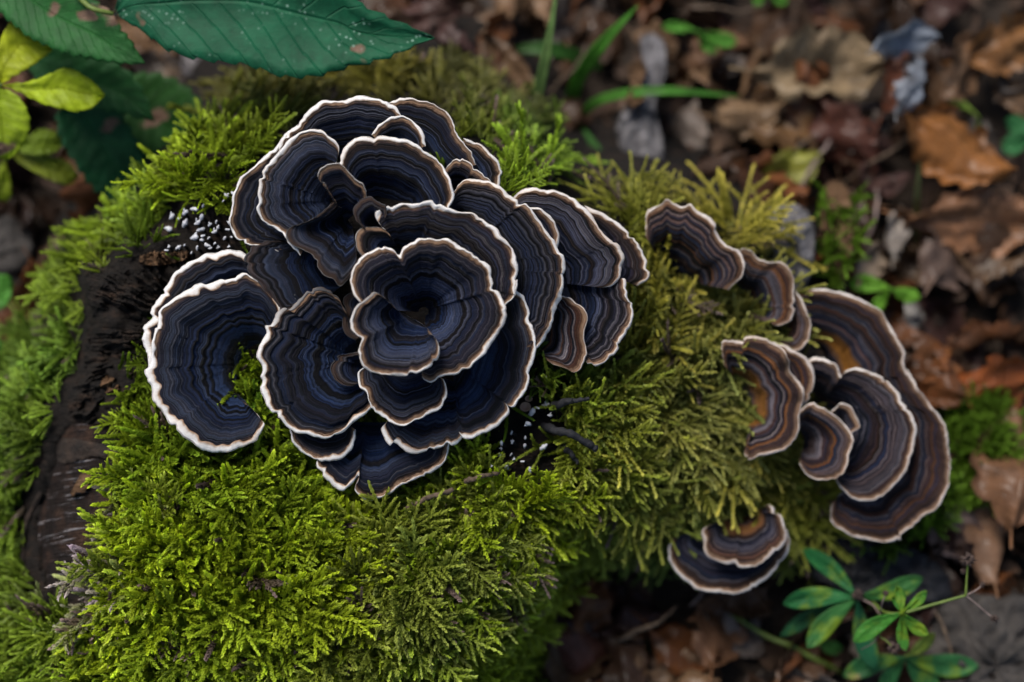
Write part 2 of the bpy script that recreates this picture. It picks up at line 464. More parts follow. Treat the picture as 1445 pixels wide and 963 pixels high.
M_GRASS = make_leaf_mat('grass_blade', 0.0, 0.2, 0.4, 0.4)
mw, ntw, bw = mat('water_drop')
bw.inputs['Base Color'].default_value = (0.9, 0.95, 1, 1); bw.inputs['Roughness'].default_value = 0.02
bw.inputs['Transmission Weight'].default_value = 1.0; bw.inputs['IOR'].default_value = 1.33
M_DROP = mw

# ------------------------------------------------------------------ ground
n = 160
gx = np.sign(np.linspace(-1, 1, n)) * np.abs(np.linspace(-1, 1, n)) ** 4 * 30
gu, gv = np.meshgrid(gx, gx, indexing='xy')
gz = fbm2(gu * 14, gv * 14, 3) * 0.006 - 0.004 + fbm2(gu * 60, gv * 60, 5, 2) * 0.002
gz = np.where(np.hypot(gu, gv) > 3, gz - 0.0 + fbm2(gu * .3, gv * .3, 9) * 0.1, gz)
o = obj('ground', new_mesh('ground', np.stack([gu, gv, gz], -1).reshape(-1, 3), grid_faces(n, n), M_SOIL))
o['kind'] = 'structure'

# ------------------------------------------------------------------ mossy log: body as a relief surface over control heights (mm)
CT = [(600,440,-20),(480,380,-20),(400,450,-22),(300,500,-25),(250,300,-32),(330,260,-26),(420,200,-30),(500,180,-34),(650,180,-38),(750,250,-34),
      (850,400,-30),(750,550,-21),(600,690,-28),(540,680,-30),(480,660,-29),(560,640,-28),(400,720,-17),(300,800,-11),(500,850,-14),(250,930,-13),(400,980,-16),(600,930,-24),(680,860,-34),
      (800,650,-26),(730,780,-34),(770,720,-28),(900,550,-38),(950,650,-46),(1000,500,-50),(960,360,-60),(1030,400,-63),(1060,540,-60),(1100,520,-62),(1050,680,-66),(920,270,-62),(1000,300,-66),(1060,350,-60),
      (1090,450,-58),(1100,600,-63),(1150,610,-70),(1200,560,-76),(1180,640,-80),(1250,660,-78),(1150,720,-78),(880,720,-52),(950,730,-66),(1020,760,-82),
      (150,440,-28),(200,400,-26),(230,480,-27),(130,560,-30),(120,700,-27),(90,740,-31),(150,800,-22),(170,600,-25),(210,620,-22),(200,750,-17),
      (60,560,-46),(40,700,-48),(60,860,-36),(0,640,-62),(10,780,-56),(0,920,-44),(-80,800,-72),(-80,950,-62),(140,900,-20),
      (110,390,-46),(170,330,-48),(240,240,-48),(290,200,-52),(340,140,-84),(430,110,-92),(520,100,-95),(620,100,-98),(700,130,-100),(770,190,-96),(820,215,-108),(840,255,-80),
      (100,1060,-30),(300,1080,-26),(500,1080,-36),(680,1020,-60),
      # where the wood ends: falls to the litter
      (60,480,-80),(40,470,-105),(85,420,-82),(60,400,-118),(120,340,-90),(100,310,-122),(180,265,-92),(160,235,-124),(250,190,-90),(230,150,-128),(270,110,-130),(-60,560,-112),(-160,700,-120),(-170,900,-110),
      (320,60,-130),(500,40,-132),(680,50,-134),(790,110,-140),(820,170,-136),(880,190,-130),(980,230,-118),(1080,270,-114),(1150,340,-112),
      (1180,430,-104),(1290,520,-105),(1350,640,-112),(1320,740,-112),(1230,790,-110),(1120,800,-106),(1020,830,-104),(930,810,-104),(850,790,-100),
      (790,840,-100),(760,920,-100),(740,1000,-98),(720,1100,-96)]
CT = np.array(CT, float)
def rbf_fit(c, h, eps=170.0, lam=0.02):
    d = np.linalg.norm(c[:, None] - c[None], axis=2)
    A = np.sqrt(d * d / eps ** 2 + 0.02) * -1 + lam * -np.eye(len(c)) * -1 * 0
    A = -np.sqrt(d * d / eps ** 2 + 0.03) - lam * 0 * np.eye(len(c))
    n = len(c)
    Pm = np.hstack([np.ones((n, 1)), c / 1000])
    K = np.zeros((n + 3, n + 3)); K[:n, :n] = A + np.eye(n) * 0.0; K[:n, n:] = Pm; K[n:, :n] = Pm.T
    return np.linalg.solve(K + np.diag([1e-6] * n + [0] * 3), np.concatenate([h, [0, 0, 0]]))
RB = rbf_fit(CT[:, :2], CT[:, 2])
def log_w(px, py):
    """smooth depth of the log surface (metres) at photograph position"""
    px = np.asarray(px, float); py = np.asarray(py, float)
    q = np.stack([px.ravel(), py.ravel()], 1)
    out = np.zeros(len(q))
    for i in range(0, len(q), 20000):
        s = q[i:i + 20000]
        d2 = ((s[:, None] - CT[None, :, :2]) ** 2).sum(2)
        out[i:i + 20000] = -np.sqrt(d2 / 170.0 ** 2 + 0.03) @ RB[:len(CT)] + RB[len(CT)] + s @ RB[len(CT) + 1:] / 1000
    return (out / 1000).reshape(px.shape)

def in_poly(px, py, poly):
    px = np.asarray(px); py = np.asarray(py); ins = np.zeros(px.shape, bool)
    p = np.asarray(poly, float); j = len(p) - 1
    for i in range(len(p)):
        c = ((p[i, 1] > py) != (p[j, 1] > py)) & (px < (p[j, 0] - p[i, 0]) * (py - p[i, 1]) / (p[j, 1] - p[i, 1] + 1e-12) + p[i, 0])
        ins ^= c; j = i
    return ins

def cr(x0, y0, s, pts): return [(x0 + x / s, y0 + y / s) for x, y in pts]
SAWN = cr(0, 480, 1.994, [(105,500),(125,450),(150,360),(160,320),(165,280),(200,235),(260,230),(330,260),(368,300),(345,340),(322,390),(305,430),(345,480),(360,540),(330,590),(280,620),(270,690),(215,715),(155,725),(125,650),(108,560)])
ROT = cr(0, 240, 3.008, [(350,480),(370,430),(440,440),(470,380),(540,370),(640,350),(790,335),(790,420),(700,500),(640,590),(600,680),(610,800),(560,830),(500,790),(420,770),(375,740),(365,680),(390,610)])
ROT2 = cr(0, 240, 3.008, [(370,740),(480,830),(500,960),(560,1010),(420,1080),(300,1040),(290,920),(350,850)])

gxs = np.arange(-260, 1460, 7.0); gys = np.arange(-40, 1180, 7.0)
GX, GY = np.meshgrid(gxs, gys, indexing='xy')
LW = log_w(GX, GY)
rough = fbm2(GX / 46, GY / 46, 21, 5) * 0.0042 + fbm2(GX / 9, GY / 16, 33, 3) * 0.0012
rot = in_poly(GX, GY, ROT) | in_poly(GX, GY, ROT2)
ang_ = np.arctan2(GY - 470, GX - 330)
ridge = np.abs(n2(ang_ * 34, np.hypot(GX - 330, GY - 470) / 90, 5)) * 0.0045 + np.abs(n2(ang_ * 70, np.hypot(GX - 330, GY - 470) / 60, 8)) * 0.0025
LWr = LW + rough + np.where(rot, ridge - 0.002, 0)
LWr = np.where(in_poly(GX, GY, SAWN), LW - 0.0035, LWr)
gwd = ground_w(GX, GY)
verts = P(GX, GY, LWr)
base_log = P(600, 440, -0.110); base_log[2] = 0
log = thing('mossy_log', 'rotten dark log overgrown with moss, carrying the bracket fungi', 'log', base_log)
keep = verts[..., 2] > -0.03
F = grid_faces(*GX.shape, flip=True)
F = F[keep.ravel()[F].any(1)]
used = np.unique(F); remap = -np.ones(GX.size, int); remap[used] = np.arange(len(used))
obj('wood', new_mesh('wood', verts.reshape(-1, 3)[used] - base_log, remap[F], M_WOOD), log)

# sawn end face, a slab lying in the log's end
def slab(poly, wfun, thick, mt, name, parent, base, nlev=12, jitter=0.0, nn=120, rough=0.0, seed=1):
    o = spline(poly, nn, closed=True)[:-1]
    c = o.mean(0); nn = len(o)
    t = np.linspace(0, 1, nlev) ** 0.8
    pts = c + (o - c)[None] * t[:, None, None]
    if jitter: pts[-1] += rng.normal(0, jitter, pts[-1].shape)
    w = wfun(pts[..., 0], pts[..., 1])
    w = w + fbm2(pts[..., 0] / 14, pts[..., 1] / 14, seed, 3) * rough
    w[-1] -= thick * 0.25
    top = P(pts[..., 0], pts[..., 1], w).reshape(-1, 3)
    low = P(o[:, 0], o[:, 1], w[-1] - thick)
    f = grid_faces(nlev, nn, wrap=True, flip=True).tolist()
    a = (nlev - 1) * nn; b = nlev * nn
    f += [[a + (i + 1) % nn, a + i, b + i, b + (i + 1) % nn][::-1] for i in range(nn)]
    return obj(name, new_mesh(name, np.vstack([top, low]) - np.asarray(base), f, mt), parent)

slab(SAWN, lambda x, y: log_w(x, y) - 0.0012, 0.006, M_SAWN, 'sawn_face', log, base_log, 16, 0.6, 130, 0.0006)
o = slab(cr(0, 480, 1.994, [(160,290),(185,275),(250,285),(320,300),(330,325),(250,330),(200,345),(165,340)]), lambda x, y: log_w(x, y) + 0.0004, 0.003, M_BARK, 'end_grain_sliver', log, base_log, 6, 0.8, 40, 0.0008)
slab(cr(0, 480, 1.994, [(198,430),(215,400),(228,375),(240,370),(257,380),(250,400),(236,428),(215,430),(205,442)]), lambda x, y: log_w(x, y) + 0.0022, 0.0016, M_CHUNK, 'bark_flake', log, base_log, 5, 0.6, 30, 0.0008)
# bark rim standing off the sawn face
rim = np.array(cr(0, 480, 1.994, [(118,430),(92,475),(72,530),(64,590),(70,650),(88,700),(110,735),(122,790)]))
rim = spline(rim, 40)
prof = np.array([(-5, -10), (-4, 1.5), (-1, 3), (3, 2.5), (5, -1), (6, -10)], float)
tng = np.gradient(rim, axis=0); tng /= np.linalg.norm(tng, axis=1)[:, None]; nrm = np.stack([-tng[:, 1], tng[:, 0]], 1)
rows = []
for i in range(40):
    sc = 0.75 + 0.3 * n1(i * 0.5, 4)
    q = rim[i] + nrm[i] * (prof[:, :1] * sc * 1.2)
    rows.append(P(q[:, 0], q[:, 1], log_w(*rim[i]) + (prof[:, 1] * sc + n1(i * 0.8 + np.arange(6) * 3.1, 6) * 0.8) / 1000))
obj('bark_rim', new_mesh('bark_rim', np.array(rows).reshape(-1, 3) - base_log, grid_faces(40, 6), M_BARK), log)
# crumbling rotten edge with ridges running outwards
def ridged(x, y):
    a = np.arctan2(y - 480, x - 300); d = np.hypot(x - 300, y - 480)
    r1 = 1 - np.abs(n2(a * 15 + fbm2(x / 25, y / 25, 4, 2) * 0.9, d / 70, 5)) * 2
    r2 = 1 - np.abs(n2(a * 42 + fbm2(x / 12, y / 12, 6, 2) * 0.9, d / 40, 8)) * 2
    steps = np.floor(fbm2(x / 20, y / 20, 15, 3) * 5) / 5
    return log_w(x, y) + 0.001 + r1 * 0.0022 + r2 * 0.0014 + steps * 0.004
slab(ROT, ridged, 0.03, M_WOOD, 'rotten_edge', log, base_log, 60, 1.6, 330, 0.0010, 41)
slab(ROT2, ridged, 0.03, M_WOOD, 'rotten_edge', log, base_log, 46, 1.4, 240, 0.0010, 42)
# brown crumbling chunks on it
for poly, dh, sd_ in [(cr(0, 240, 3.008, [(590,385),(610,362),(660,350),(720,352),(790,345),(800,375),(740,395),(680,405),(620,405)]), 0.003, 2),
                      (cr(0, 240, 3.008, [(430,900),(460,875),(495,905),(500,945),(450,950),(430,935)]), 0.002, 8)]:
    slab(poly, lambda x, y, d=dh: ridged(x, y) + d, 0.008, M_CHUNK, 'rotten_chunk', log, base_log, 24, 1.6, 110, 0.0030, sd_)

# ------------------------------------------------------------------ moss: instanced shoots on scattered points
def leaflet(org, d, up, L, wd, bend):
    """six-point folded lanceolate leaflet"""
    s = np.cross(d, up); s /= np.linalg.norm(s) + 1e-9
    nn = np.cross(s, d)
    m = org + d * L * 0.42 + nn * bend * L
    tipp = org + d * L + nn * bend * L * 2.6
    return [org, m + s * wd * 0.5 + nn * wd * 0.22, tipp, m - s * wd * 0.5 + nn * wd * 0.22, m], [(0, 4, 1), (1, 4, 2), (0, 3, 4), (3, 2, 4)]

def shoot_mesh(name, kind, seed):
    r = np.random.default_rng(seed)
    V = []; Fs = []; T = []
    def stalk(p0, d0, L, nl, ll, lw, spread, curl, tipgain):
        p = np.array(p0, float); d = np.array(d0, float) / np.linalg.norm(d0)
        side = np.cross(d, [0.3, 0.1, 1]); side /= np.linalg.norm(side)
        path = []
        axis = r.normal(0, 1, 3); axis /= np.linalg.norm(axis)
        nst = 9
        for i in range(nst + 1):
            path.append((p.copy(), d.copy()))
            p = p + d * L / nst
            d = d + curl * np.cross(axis, d) / nst + np.array([0, 0, -0.25 * curl]) / nst; d /= np.linalg.norm(d)
        for i in range(nl):
            f = (i + r.random() * 0.5) / nl; g = f * nst; a = int(min(g, nst - 1)); fr = g - a
            q = path[a][0] * (1 - fr) + path[a + 1][0] * fr; dd = path[a][1]
            e1 = np.cross(dd, [0.2, 0.9, 0.3]); e1 /= np.linalg.norm(e1); e2 = np.cross(dd, e1)
            th = i * 2.39996 + r.normal(0, 0.25)
            out = math.cos(th) * e1 + math.sin(th) * e2
            sp = spread * (1.0 - 0.65 * f ** 3) * r.uniform(0.8, 1.2)
            ld = dd * math.cos(sp) + out * math.sin(sp)
            k = (1 - 0.45 * f) * (0.6 + 0.4 * min(1, f * 6)) * r.uniform(0.85, 1.15)
            v, fc = leaflet(q, ld, dd if abs(np.dot(ld, dd)) < 0.98 else out, ll * k, lw * k, r.uniform(-0.05, 0.16))
            n0 = len(V); V.extend(v); Fs.extend([tuple(x + n0 for x in t) for t in fc])
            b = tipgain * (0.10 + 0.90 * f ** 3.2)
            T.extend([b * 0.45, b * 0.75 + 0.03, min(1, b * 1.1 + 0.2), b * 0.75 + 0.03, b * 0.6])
        return path
    if kind == 'simple':
        stalk((0, 0, 0), (1, 0, 0), 1.0, 110, 0.175, 0.15, 0.72, r.uniform(-0.6, 0.6), 1.0)
    elif kind == 'feather':
        path = stalk((0, 0, 0), (1, 0, 0), 1.0, 64, 0.125, 0.075, 0.6, r.uniform(-0.5, 0.5), 0.9)
        for i in range(11):
            f = 0.14 + 0.76 * i / 11; a = int(f * 9)
            q, d = path[a]
            sgn = 1 if i % 2 else -1
            e = np.cross(d, [0, 0, 1]); e /= np.linalg.norm(e)
            stalk(q, d * 0.75 + e * sgn * r.uniform(0.6, 0.95) + np.array([0, 0, r.uniform(-0.05, 0.25)]), (0.46 - 0.32 * f) * r.uniform(0.75, 1.15), 26, 0.105, 0.062, 0.6, r.uniform(-0.6, 0.6), 0.9)
    elif kind == 'string':
        path = stalk((0, 0, 0), (1, 0, 0), 1.0, 120, 0.085, 0.065, 0.5, r.uniform(-1.5, 1.5), 0.8)
        for i in range(4):
            f = 0.2 + 0.6 * i / 4; q, d = path[int(f * 9)]
            e = np.cross(d, [0, 0, 1]); e /= np.linalg.norm(e)
            stalk(q, d * 0.8 + e * (1 if i % 2 else -1) * 0.7 + np.array([0, 0, 0.1]), 0.35 * r.uniform(0.6, 1.2), 36, 0.075, 0.058, 0.5, r.uniform(-0.8, 0.8), 0.9)
    elif kind == 'tuft':
        for i in range(4):
            d = np.array([1, r.normal(0, 0.45), r.normal(0.05, 0.3)])
            stalk((0, 0, 0), d, r.uniform(0.6, 1.0), 50, 0.19, 0.105, 0.72, r.uniform(-0.6, 0.6), 1.0)
    return new_mesh(name, np.array(V), Fs, M_MOSS, {'tip': T}, smooth=False)

moss_col = bpy.data.collections.new('moss_shoot_shapes')
KINDS = ['simple'] * 5 + ['feather'] * 4 + ['string'] * 4 + ['tuft'] * 3
for i, k in enumerate(KINDS):
    so_ = bpy.data.objects.new('shoot_%02d' % i, shoot_mesh('moss_shoot', k, 50 + i))
    moss_col.objects.link(so_)
IDX = {'simple': (0, 5), 'feather': (5, 9), 'string': (9, 13), 'tuft': (13, 16)}

ng = bpy.data.node_groups.new('moss_scatter', 'GeometryNodeTree')
ng.interface.new_socket('Geometry', in_out='INPUT', socket_type='NodeSocketGeometry')
ng.interface.new_socket('Geometry', in_out='OUTPUT', socket_type='NodeSocketGeometry')
gi = ng.nodes.new('NodeGroupInput'); go = ng.nodes.new('NodeGroupOutput')
m2p = ng.nodes.new('GeometryNodeMeshToPoints'); iop = ng.nodes.new('GeometryNodeInstanceOnPoints')
ci = ng.nodes.new('GeometryNodeCollectionInfo'); ci.inputs['Collection'].default_value = moss_col
ci.inputs['Separate Children'].default_value = True; ci.inputs['Reset Children'].default_value = True
def named(n_, t_):
    q = ng.nodes.new('GeometryNodeInputNamedAttribute'); q.data_type = t_; q.inputs['Name'].default_value = n_; return q.outputs[0]
e2r = ng.nodes.new('FunctionNodeEulerToRotation')
ng.links.new(gi.outputs[0], m2p.inputs[0]); ng.links.new(m2p.outputs[0], iop.inputs['Points'])
ng.links.new(ci.outputs[0], iop.inputs['Instance']); iop.inputs['Pick Instance'].default_value = True
ng.links.new(named('shape', 'INT'), iop.inputs['Instance Index'])
ng.links.new(named('turn', 'FLOAT_VECTOR'), e2r.inputs[0]); ng.links.new(e2r.outputs[0], iop.inputs['Rotation'])
ng.links.new(named('size', 'FLOAT_VECTOR'), iop.inputs['Scale'])
ng.links.new(iop.outputs[0], go.inputs[0])

def moss_object(name, label, pos, dirs, ups, size, shape, color):
    me = bpy.data.meshes.new(name)
    me.from_pydata([tuple(p) for p in pos], [], [])
    n_ = len(pos)
    rot = np.zeros((n_, 3))
    for i in range(n_):
        x = Vector(dirs[i]).normalized(); z = Vector(ups[i]); y = z.cross(x)
        if y.length < 1e-4: y = Vector((0, 1, 0)).cross(x)
        y.normalize(); z = x.cross(y)
        rot[i] = Matrix((x, y, z)).transposed().to_euler()
    for nm, ty, dat, key in (('turn', 'FLOAT_VECTOR', rot, 'vector'), ('size', 'FLOAT_VECTOR', size, 'vector')):
        a = me.attributes.new(nm, ty, 'POINT'); a.data.foreach_set(key, np.asarray(dat, np.float32).ravel())
    a = me.attributes.new('shape', 'INT', 'POINT'); a.data.foreach_set('value', np.asarray(shape, np.int32))
    a = me.attributes.new('mosscol', 'FLOAT_COLOR', 'POINT'); a.data.foreach_set('color', np.hstack([color, np.ones((n_, 1))]).astype(np.float32).ravel())
    me.materials.append(M_MOSS)
    o_ = obj(name, me)
    md = o_.modifiers.new('scatter', 'NODES'); md.node_group = ng
    return tag(o_, label, 'moss', kind='stuff')

def wnormal(px, py, fn, e=6.0):
    a = P(px + e, py, fn(px + e, py)) - P(px - e, py, fn(px - e, py))
    b = P(px, py - e, fn(px, py - e)) - P(px, py + e, fn(px, py + e))
    nrm_ = np.cross(a, b); nrm_ /= np.linalg.norm(nrm_, axis=1)[:, None] + 1e-12
    return nrm_

def grow(poly, d):
    p = np.array(poly, float); c = p.mean(0); v = p - c; L = np.linalg.norm(v, axis=1)[:, None]
    return (c + v * (1 + d / L)).tolist()

CAP_BARE = []
def scatter_moss(name, label, region, count, fn, bare=(), lift=0.0, clump=34.0, colfun=None, mixfun=None, lenfun=None, seed=1, lean=(0.30, 1.0), down=0.35, short=()):
    r = np.random.default_rng(seed)
    reg = np.array(region, float)
    lo, hi = reg.min(0), reg.max(0)
    q = r.uniform(lo, hi, (count * 4, 2))
    q = q[in_poly(q[:, 0], q[:, 1], reg)]
    for b_ in bare: q = q[~in_poly(q[:, 0] + r.normal(0, 3, len(q)), q[:, 1] + r.normal(0, 3, len(q)), b_)]
    q = q[:count]
    px, py = q[:, 0], q[:, 1]
    nrm_ = wnormal(px, py, fn)
    # clumps
    nc = max(3, int((hi - lo).prod() / clump ** 2))
    cc = r.uniform(lo, hi, (nc, 2))
    near = np.empty(len(q), int)
    for i in range(0, len(q), 2000):
        near[i:i + 2000] = ((q[i:i + 2000, None] - cc[None]) ** 2).sum(2).argmin(1)
    dv = q - cc[near]
    dist = np.linalg.norm(dv, axis=1)
    dv = dv / (dist[:, None] + 1e-6)
    cang = r.uniform(0, 6.28, nc)[near]
    dv = dv * 0.75 + np.stack([np.cos(cang), np.sin(cang)], 1) * 0.45 + r.normal(0, 0.38, dv.shape)
    tan = dv[:, :1] * B_U - dv[:, 1:] * B_V
    dn = np.array([0, 0, -1.0]); dt = dn - (nrm_ @ dn)[:, None] * nrm_
    tan = tan - (tan * nrm_).sum(1)[:, None] * nrm_
    tan = tan + dt * down * 2
    tan /= np.linalg.norm(tan, axis=1)[:, None] + 1e-9
    kinds = mixfun(px, py, r) if mixfun else np.zeros(len(q), int)
    el = r.uniform(lean[0], lean[1], len(q)) * (1.1 - 0.45 * np.clip(dist / clump, 0, 1))
    el = np.where(kinds == 2, el * 0.55, el)
    d = tan * np.cos(el)[:, None] + nrm_ * np.sin(el)[:, None]
    hump = 0.004 * (1 - np.clip(dist / clump, 0, 1) ** 2) * (0.3 + 0.7 * r.random(nc)[near]) + fbm2(px / 60, py / 60, seed + 3, 2) * 0.002
    w = fn(px, py) + hump + lift + r.uniform(-0.0035, 0.002, len(q))
    pos = P(px, py, w)
    L = (lenfun(px, py) if lenfun else 0.0085) * np.clip(r.uniform(0.45, 1.4, len(q)) * (0.75 + 0.5 * r.random(nc))[near], 0.3, 1.35)
    close = np.zeros(len(q), bool)
    for b_ in short: close |= in_poly(px, py, grow(b_, 17))
    L = np.where(close, L * 0.55, L)
    names = ['simple', 'feather', 'string', 'tuft']
    shape = np.zeros(len(q), int); mult = np.ones(len(q))
    for i, k in enumerate(names):
        s = kinds == i; a, b2 = IDX[k]
        shape[s] = r.integers(a, b2, s.sum()); mult[s] = (1.0, 1.45, 1.75, 1.0)[i]
    L = L * mult
    color = colfun(px, py, r, near, nc)
    moss_object(name, label, pos, d, nrm_ + r.normal(0, 0.25, nrm_.shape), np.stack([L] * 3, 1), shape, color)

BRIGHT = np.array([0.255, 0.325, 0.006]); GREEN = np.array([0.10, 0.185, 0.010]); OLIVE = np.array([0.27, 0.24, 0.020]); BROWN = np.array([0.105, 0.078, 0.030]); FRESH = np.array([0.125, 0.205, 0.014]); PALE = np.array([0.24, 0.20, 0.10])
def moss_colour(px, py, r, near, nc):
    n_ = len(px)
    z = np.clip(fbm2(px / 130, py / 130, 77, 3) * 0.8 + 0.45, 0, 1)[:, None]
    z = np.clip(z + 0.25 * np.clip((py - 600) / 100, 0, 1)[:, None], 0, 1)
    c = BRIGHT * z + GREEN * (1 - z)
    # right hand side: olive, straw coloured
    ol = np.clip((px - 770 + 0.15 * (py - 500)) / 160, 0, 1)[:, None]
    z2 = np.clip(fbm2(px / 70, py / 70, 12, 3) * 0.9 + 0.68, 0, 1)[:, None]
    right = OLIVE * z2 + (0.55 * GREEN + 0.45 * BROWN) * (1 - z2)
    c = c * (1 - ol) + right * ol
    gr = np.clip((py - 600) / 120, 0, 1)[:, None] * ol
    c = c * (1 - 0.45 * gr) + GREEN * 1.15 * 0.45 * gr
    # behind the rosette: olive yellow
    back = np.clip((230 - py) / 70, 0, 1)[:, None] * np.clip((px - 260) / 80, 0, 1)[:, None]
    bk = OLIVE * 0.75 * z + np.array([0.060, 0.068, 0.010]) * (1 - z)
    c = c * (1 - back) + bk * back
    rb = (np.clip((px - 780) / 60, 0, 1) * np.clip((330 - py) / 60, 0, 1))[:, None]
    c = c * (1 - rb) + np.array([0.29, 0.27, 0.022]) * rb
    # left edge fresh
    lf = np.clip((170 - px) / 70, 0, 1)[:, None]
    c = c * (1 - 0.6 * lf) + FRESH * 0.6 * lf
    # dead brown patches low in the middle
    br = np.exp(-(((px - 590) / 80) ** 2 + ((py - 800) / 55) ** 2)) + np.exp(-(((px - 480) / 75) ** 2 + ((py - 915) / 40) ** 2)) + 0.9 * np.exp(-(((px - 660) / 55) ** 2 + ((py - 790) / 70) ** 2))
    br = (np.clip(br * 1.0, 0, 0.38) * (r.random(n_) < 0.85))[:, None]
    c = c * (1 - br) + BROWN * br
    # pale dried fringe beside the sawn face
    pf = (np.exp(-((px - 178) / 16) ** 2) * ((py > 690) & (py < 850)) + np.exp(-(((px - 110) / 50) ** 2 + ((py - 850) / 12) ** 2)))
    pf = np.clip(pf, 0, 1)[:, None]
    c = c * (1 - pf) + PALE * pf
    old = (r.random(n_) < 0.035)[:, None]
    c = np.where(old, BROWN * 1.1, c)
    v = 1.45 * (0.65 + 0.6 * r.random(nc))[near][:, None] * r.uniform(0.75, 1.25, (n_, 1))
    return c * v
def moss_kinds(px, py, r):
    n_ = len(px); u = r.random(n_)
    ol = np.clip((px - 740) / 150, 0, 1)
    k = np.where(u < 0.62, 0, np.where(u < 0.78, 1, 3))
    k2 = np.where(u < 0.68, 2, np.where(u < 0.85, 1, 0))
    k = np.where(r.random(n_) < ol, k2, k)
    br = np.exp(-(((px - 640) / 110) ** 2 + ((py - 800) / 110) ** 2))
    k = np.where(r.random(n_) < br * 0.8, 1, k)
    return k
def moss_len(px, py):
    return 0.0112 - 0.002 * np.clip((170 - px) / 100, 0, 1) + 0.001 * np.clip((px - 850) / 150, 0, 1) + 0.0020 * np.clip((py - 600) / 120, 0, 1) * np.clip((760 - px) / 100, 0, 1) * np.clip((px - 120) / 80, 0, 1)

DARK1 = cr(180, 240, 6.017, [(300,480),(420,360),(560,300),(700,300),(880,420),(930,600),(1000,700),(760,760),(560,740),(250,700),(260,600)])
DARK2 = cr(640, 500, 3.704, [(180,420),(300,330),(390,160),(470,110),(530,160),(560,330),(520,420),(560,520),(460,640),(300,660),(160,640),(60,560)])
BACKGAP = [(430, 250), (640, 250), (720, 380), (720, 500), (640, 560), (440, 560), (340, 420), (340, 300)]
REGION = [(-90, 560), (20, 470), (62, 462), (80, 385), (135, 335), (205, 280), (285, 205), (310, 160), (345, 122), (420, 112), (560, 105), (670, 112), (735, 160), (765, 205), (800, 310), (850, 292),
          (930, 280), (1030, 312), (1072, 335), (1085, 400), (1105, 470), (1150, 560), (1230, 600), (1260, 700), (1180, 735), (1110, 740), (1010, 775), (930, 770), (850, 750), (800, 770),
          (750, 850), (715, 910), (730, 1000), (700, 1100), (-150, 1100), (-180, 800)]

# ------------------------------------------------------------------ bracket fungi
CROPS = {'A': (180, 110, 3.105), 'B': (480, 110, 3.107), 'C': (180, 330, 2.468), 'D': (400, 380, 2.779), 'E': (900, 260, 3.141), 'F': (900, 440, 2.293)}
def tr(spec):
    """[('A', [(x, y)...]), ...] -> photograph positions"""
    out = []
    for k, pts in spec:
        x0, y0, s = CROPS[k]
        out += [(x0 + x / s, y0 + y / s) for x, y in pts]
    return out

